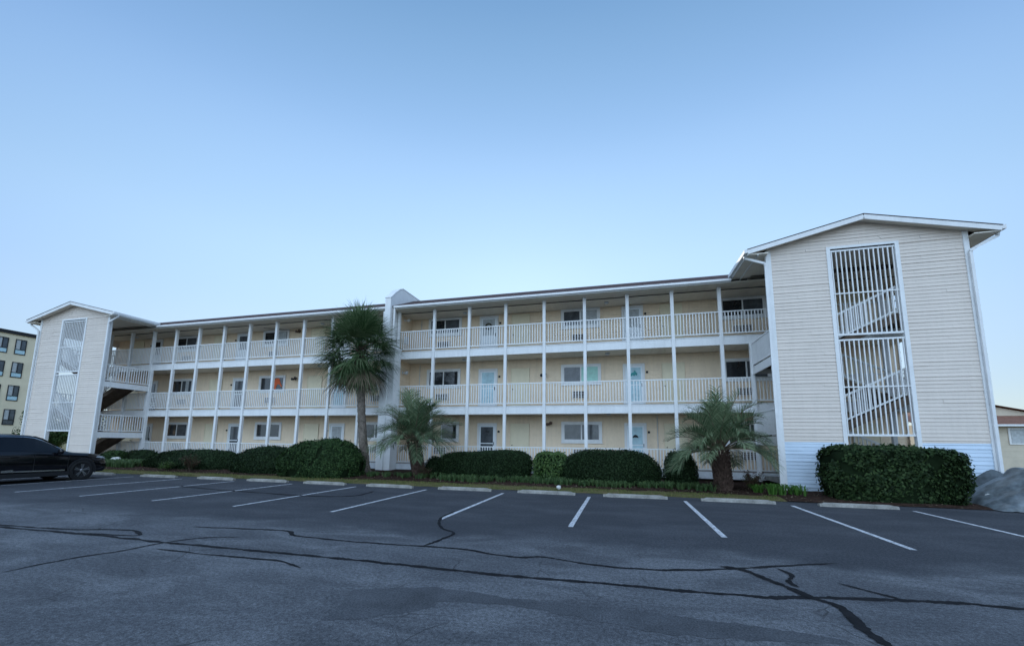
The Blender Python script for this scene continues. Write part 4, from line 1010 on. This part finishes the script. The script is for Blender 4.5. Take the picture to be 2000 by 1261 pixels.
# ------------------------------------------------------------------ cars
def suv(label,loc,paint,name='parked_car'):
    root=thing(name,label,'car',loc,group='cars parked at the left edge'); root.scale=(1,1,1.035)
    S=[ # y, z_bottom, z_belt, z_top, half width low, half width belt, half width top
     (-2.30,.42,.92,.98,.70,.74,.55),(-2.22,.34,1.02,1.12,.86,.86,.62),(-2.10,.30,1.06,1.38,.91,.90,.62),(-1.75,.27,1.06,1.58,.93,.92,.62),(-1.2,.24,1.05,1.66,.93,.93,.64),(-.5,.22,1.03,1.68,.93,.93,.65),
     (-.05,.22,1.01,1.655,.93,.93,.65),(.30,.22,1.0,1.52,.93,.93,.65),(.65,.22,1.0,1.30,.93,.93,.68),(.95,.24,1.0,1.10,.93,.92,.72),(1.15,.25,.99,1.05,.93,.91,.74),(1.6,.27,.95,1.02,.93,.90,.72),(2.0,.28,.86,.96,.91,.86,.66),(2.2,.28,.72,.86,.84,.80,.6),(2.32,.34,.60,.68,.68,.66,.5)]
    def sect(s):
        y,zb,zt,zr,wl,wb,wt=s
        half=[(.0,zb),(wl*.80,zb),(wl*.97,zb+.08),(wl,zb+.30 if zt-zb>.4 else zb+.15),(wb+.005,zt-.10),(wb-.03,zt),(wt+(wb-wt)*.28,zt+(zr-zt)*.62),(wt,zr-.045 if zr-zt>.2 else zr-.02),(wt*.82,zr-.008),(0,zr)]
        return [(x,y,z) for x,z in half]+[(-x,y,z) for x,z in half[-2:0:-1]]
    secs=[]
    for i in range(len(S)-1):
        for k in range(3):
            t=k/3; secs.append(sect(tuple(a+(b-a)*t for a,b in zip(S[i],S[i+1]))))
    secs.append(sect(S[-1]))
    b=MB(); m_=len(secs[0])
    for s in secs: b.v+=s
    for i in range(len(secs)-1):
        for j in range(m_): b.f.append((i*m_+j,i*m_+(j+1)%m_,(i+1)*m_+(j+1)%m_,(i+1)*m_+j)); b.a.append(0)
    b.f.append(tuple(range(m_))[::-1]); b.f.append(tuple((len(secs)-1)*m_+j for j in range(m_))); b.a+=[0,0]
    b.build('body',paint,root,smooth=True)
    def wpt(y,k,off=.012):
        for i in range(len(S)-1):
            if S[i][0]<=y<=S[i+1][0]:
                t=(y-S[i][0])/(S[i+1][0]-S[i][0]); s=sect(tuple(a+(b-a)*t for a,b in zip(S[i],S[i+1]))); break
        A=Vector(s[5]);M=Vector(s[6]);T=Vector(s[7])
        p=A.lerp(M,k/.6) if k<.6 else M.lerp(T,(k-.6)/.4)
        return p+Vector((off,0,.004))
    for sg,nm in ((1,1),(-1,-1)):
        g=MB(); seq=[(-1.9,.5),(-1.7,.72),(-1.2,.86),(-.8,.88),(-.3,.88),(0,.86),(.2,.84),(.45,.82),(.62,.8),(.75,.7)]
        def mir(p): return (p.x*sg,p.y,p.z)
        for i in range(len(seq)-1):
            a,ka=seq[i];c,kc=seq[i+1]
            for q in range(4):
                g.quad(mir(wpt(a,.10+(ka-.10)*q/4)),mir(wpt(c,.10+(kc-.10)*q/4)),mir(wpt(c,.10+(kc-.10)*(q+1)/4)),mir(wpt(a,.10+(ka-.10)*(q+1)/4)))
        g.build('side_window',CGLASS,root,smooth=True)
        c=MB(); pts=[mir(wpt(y,k+.05,.02)) for y,k in seq]; c.tube(pts,.011,6); c.build('chrome_trim',CHROME,root)
        c=MB(); c.beam((.947*sg,-.85,.42),(.947*sg,.85,.40),.03,.045); c.beam((.946*sg,-.85,.43),(.946*sg,-.55,.45),.02,.07); c.build('chrome_trim',CHROME,root)
        c=MB(); c.beam((.925*sg,-1.0,.28),(.925*sg,1.0,.28),.05,.14); c.build('side_skirt',PLAST,root)
        c=MB()
        for y in (-.98,-.03,.93): c.beam((.936*sg,y,.40),(.938*sg,y,.97),.012,.012,Vector((1,0,0)))
        c.build('door_gap',PLAST,root)
        for y in (-.55,.42):
            c=MB(); c.beam((.945*sg,y-.1,.90),(.945*sg,y+.1,.90),.03,.025); c.build('door_handle',paint,root)
        c=MB(); c.lathe([(0,-.06),(.09,-.05),(.11,.0),(.09,.05),(0,.06)],(1.03*sg,.62,1.08),'Y',10); c.beam((.9*sg,.62,1.03),(1.0*sg,.62,1.05),.05,.03); c.build('wing_mirror',paint,root,smooth=True)
        c=MB(); c.poly([(.86*sg,2.02,.80),(.80*sg,2.19,.78),(.52*sg,2.27,.72),(.52*sg,2.22,.82),(.78*sg,2.08,.88)]); c.poly([(.87*sg,1.82,.84),(.88*sg,2.02,.80),(.82*sg,2.06,.88),(.86*sg,1.86,.90)]); c.build('headlight',LAMPG,root)
        c=MB(); c.box(.60*sg,.84*sg,-2.31,-2.2,.86,.98); c.build('tail_light',REDP,root)
        for y in (-1.38,1.38):
            a=MB()
            N=22
            for i in range(N):
                t0=-.25+ (math.pi+.5)*i/N; t1=-.25+(math.pi+.5)*(i+1)/N
                for r0,r1,x0,x1 in ((.395,.455,.935,.95),):
                    A=[( x*sg, y+r*math.cos(t), .365+r*math.sin(t)) for t,r,x in ((t0,r0,x1),(t1,r0,x1),(t1,r1,x0+.012),(t0,r1,x0+.012))]
                    a.quad(*A)
                a.quad((.95*sg,y+.395*math.cos(t0),.365+.395*math.sin(t0)),(.95*sg,y+.395*math.cos(t1),.365+.395*math.sin(t1)),(.72*sg,y+.395*math.cos(t1),.365+.395*math.sin(t1)),(.72*sg,y+.395*math.cos(t0),.365+.395*math.sin(t0)))
            a.lathe([(0,.0),(.395,.0)],(.936*sg,y,.365),'X',28)
            a.build('wheel_arch',PLAST,root)
            wh=MB(); wh.lathe([(.235,.90*1),(.25,.952),(.33,.962),(.36,.94),(.366,.86),(.36,.76),(.30,.74)],(0,0,0),'X',32)
            wv=[(v[0]*sg,v[1]+y,v[2]+.366) for v in wh.v]; wh.v=wv; wo=wh.build('wheel',TYRE,root,smooth=True)
            r_=MB(); r_.lathe([(.245,.962),(.235,.90),(.235,.80)],(0,0,0),'X',32); r_.lathe([(0,.955),(.04,.955),(.055,.94),(.055,.9)],(0,0,0),'X',12)
            for k in range(5):
                for da in (-.13,.13):
                    t=2*math.pi*k/5+.3; r_.beam((.935,.05*math.cos(t+da),.05*math.sin(t+da)),(.945,.24*math.cos(t+da*1.1),.24*math.sin(t+da*1.1)),.03,.028,Vector((1,0,0)))
            r_.v=[(v[0]*sg,v[1]+y,v[2]+.366) for v in r_.v]; ro_=r_.mesh('rim',ALLOY); q=bpy.data.objects.new('rim',ro_); col.objects.link(q); q.parent=wo
    g=MB(); g.quad((-.60,.72,1.075+.20),(.60,.72,1.275),(.56,.05,1.635),(-.56,.05,1.635)); 
    g=MB()
    for (ya_,yb_) in ((.05,.3),(.3,.65),(.65,.93)):
        def zt(y):
            for i in range(len(S)-1):
                if S[i][0]<=y<=S[i+1][0]: t=(y-S[i][0])/(S[i+1][0]-S[i][0]); return S[i][3]+(S[i+1][3]-S[i][3])*t
        g.quad((-.60,ya_,zt(ya_)+.008),(.60,ya_,zt(ya_)+.008),(.62,yb_,zt(yb_)+.008),(-.62,yb_,zt(yb_)+.008))
    g.build('windshield',CGLASS,root)
    g=MB(); g.box(-.5,.5,2.24,2.335,.42,.66); g.build('grille',PLAST,root)
    g=MB(); g.box(-.6,.6,-2.0,1.9,.2,.3); g.build('underbody',PLAST,root)
    for sg in ():
        g=MB(); g.tube([(.60*sg,-1.5,1.66),(.60*sg,-1.4,1.70),(.60*sg,-.2,1.715),(.60*sg,-.1,1.67)],.018,6); g.build('roof_rail',PLAST,root)
    return root
suv('glossy black suv parked nose in at the left edge of the lot',(-21.57,10.24,0),CARP)
suv('white suv mostly hidden behind the black one at the far left',(-24.55,10.3,0),CARW)

# ------------------------------------------------------------------ neighbouring buildings
hb=thing('hotel_building','yellow four storey building with flat roof and black framed windows at the far left','building',(-80,30,0),world=True)
m_=MB(); m_.box(-95,-73,4,34.5,2.0,14.3); m_.build('wall',YELLOW,hb)
m_=MB(); m_.box(-94.9,-73.1,4.1,34.4,0,2.0); m_.build('base',BRICK,hb)
m_=MB(); m_.box(-95.2,-72.8,3.8,34.7,14.3,14.72); m_.build('roof_edge',BLACK,hb)
def hwin(y,z):
    m_=MB(); d=-72.99; 
    m_.box(d-.02,d+.06,y-.50,y+.50,z,z+.10); m_.box(d-.02,d+.06,y-.50,y+.50,z+1.84,z+1.92); m_.box(d-.02,d+.06,y-.50,y-.44,z+.1,z+1.84); m_.box(d-.02,d+.06,y+.44,y+.50,z+.1,z+1.84); m_.box(d-.02,d+.06,y-.04,y+.04,z+.66,z+1.84); m_.box(d-.02,d+.06,y-.44,y+.44,z+.58,z+.66)
    o=m_.build('window',BLACK,hb)
    for nm,mt,a,b,c,e in (('pane',CURT,y-.44,y-.04,z+.66,z+1.84),('pane',GGLASS,y+.04,y+.44,z+.66,z+1.84),('panel',BLUEC if z>5 else GGLASS,y-.44,y+.44,z+.1,z+.58)):
        p=MB(); p.box(d-.01,d+.02,a,b,c,e); q=bpy.data.objects.new(nm,p.mesh(nm,mt)); col.objects.link(q); q.parent=o; q.matrix_parent_inverse=Matrix.Identity(4)
for y in (33.12,31.5,29.88,28.3,26.6):
    for z in (3.08,6.05,8.95,11.85): hwin(y,z)
hs=thing('house','single storey beige house with red brown roof beyond the right stair tower','house',(27,38,0),world=True)
m_=MB(); siding(m_,(0,35,0),(1,0,0),(0,-1,0),20,40,-.05,3.2); m_.box(20,40,35.01,46,-.05,3.2); m_.build('wall',HBEIGE,hs)
m_=MB(); m_.quad((19.6,34.5,3.2),(40.4,34.5,3.2),(40.4,37.2,3.95),(19.6,37.2,3.95)); m_.quad((19.6,34.5,3.17),(19.6,37.2,3.9),(40.4,37.2,3.9),(40.4,34.5,3.17)); m_.build('roof',HROOF,hs)
m_=MB(); m_.box(19.6,40.4,34.45,34.52,3.08,3.21); m_.build('fascia',WHITE,hs)
m_=MB()
for a,b in ((20.5,24.6),(28.7,24.6)): pass
m_.poly([(20.2,37.1,3.7),(29.4,37.1,3.7),(24.8,37.1,4.75)]); m_.build('gable',HBEIGE,hs)
m_=MB(); m_.quad((19.8,36.8,3.68),(24.8,36.8,4.85),(24.8,46.2,4.85),(19.8,46.2,3.68)); m_.quad((24.8,36.8,4.85),(29.8,36.8,3.68),(29.8,46.2,3.68),(24.8,46.2,4.85)); m_.build('roof',HROOF,hs)
m_=MB(); m_.box(24.7,26.6,34.93,34.97,1.9,3.0); m_.build('window',WHITE,hs)
m_=MB(); m_.box(24.82,26.48,34.91,34.93,2.0,2.9); m_.build('window_pane',CURT,hs)
# far-left trees seen through the stair tower opening
def tree(label,x,y,h,r,seed):
    random.seed(seed); root=thing('tree',label,'tree',(x,y,0),group='trees behind the left tower')
    t=MB(); t.tube([(0,0,-.1),(.1,0,h*.3),(.05,.1,h*.6)],[.18,.13,.06],8)
    lf=MB()
    for k in range(26):
        a=random.uniform(0,6.28); e=Vector((math.cos(a)*r*random.random(),math.sin(a)*r*random.random(),h*random.uniform(.35,.95)))
        t.tube([(.05,0,h*.3),tuple(e*.6+Vector((0,0,h*.1))),tuple(e)],[.05,.03,.01],5,False)
        rr=random.uniform(.5,.9)
        for _ in range(240):
            d=Vector((random.gauss(0,1),random.gauss(0,1),random.gauss(0,.8))).normalized()*rr*random.uniform(.5,1)
            leafquad(lf,e+d,d.normalized(),.09)
    t.build('trunk',BARK,root); lf.build('crown',LEAF,root)
tree('bushy green tree behind the car park, left of the left stair tower',-52,27,4.2,2.2,5)
tree('smaller bushy green tree seen low through the left stair tower',-46,23.5,3.2,1.8,6)
tree('round green tree at the back, seen between tower bars',-58,32,4.6,2.4,8)
for o in list(bpy.data.objects):
    if '_w' in o: del o['_w']
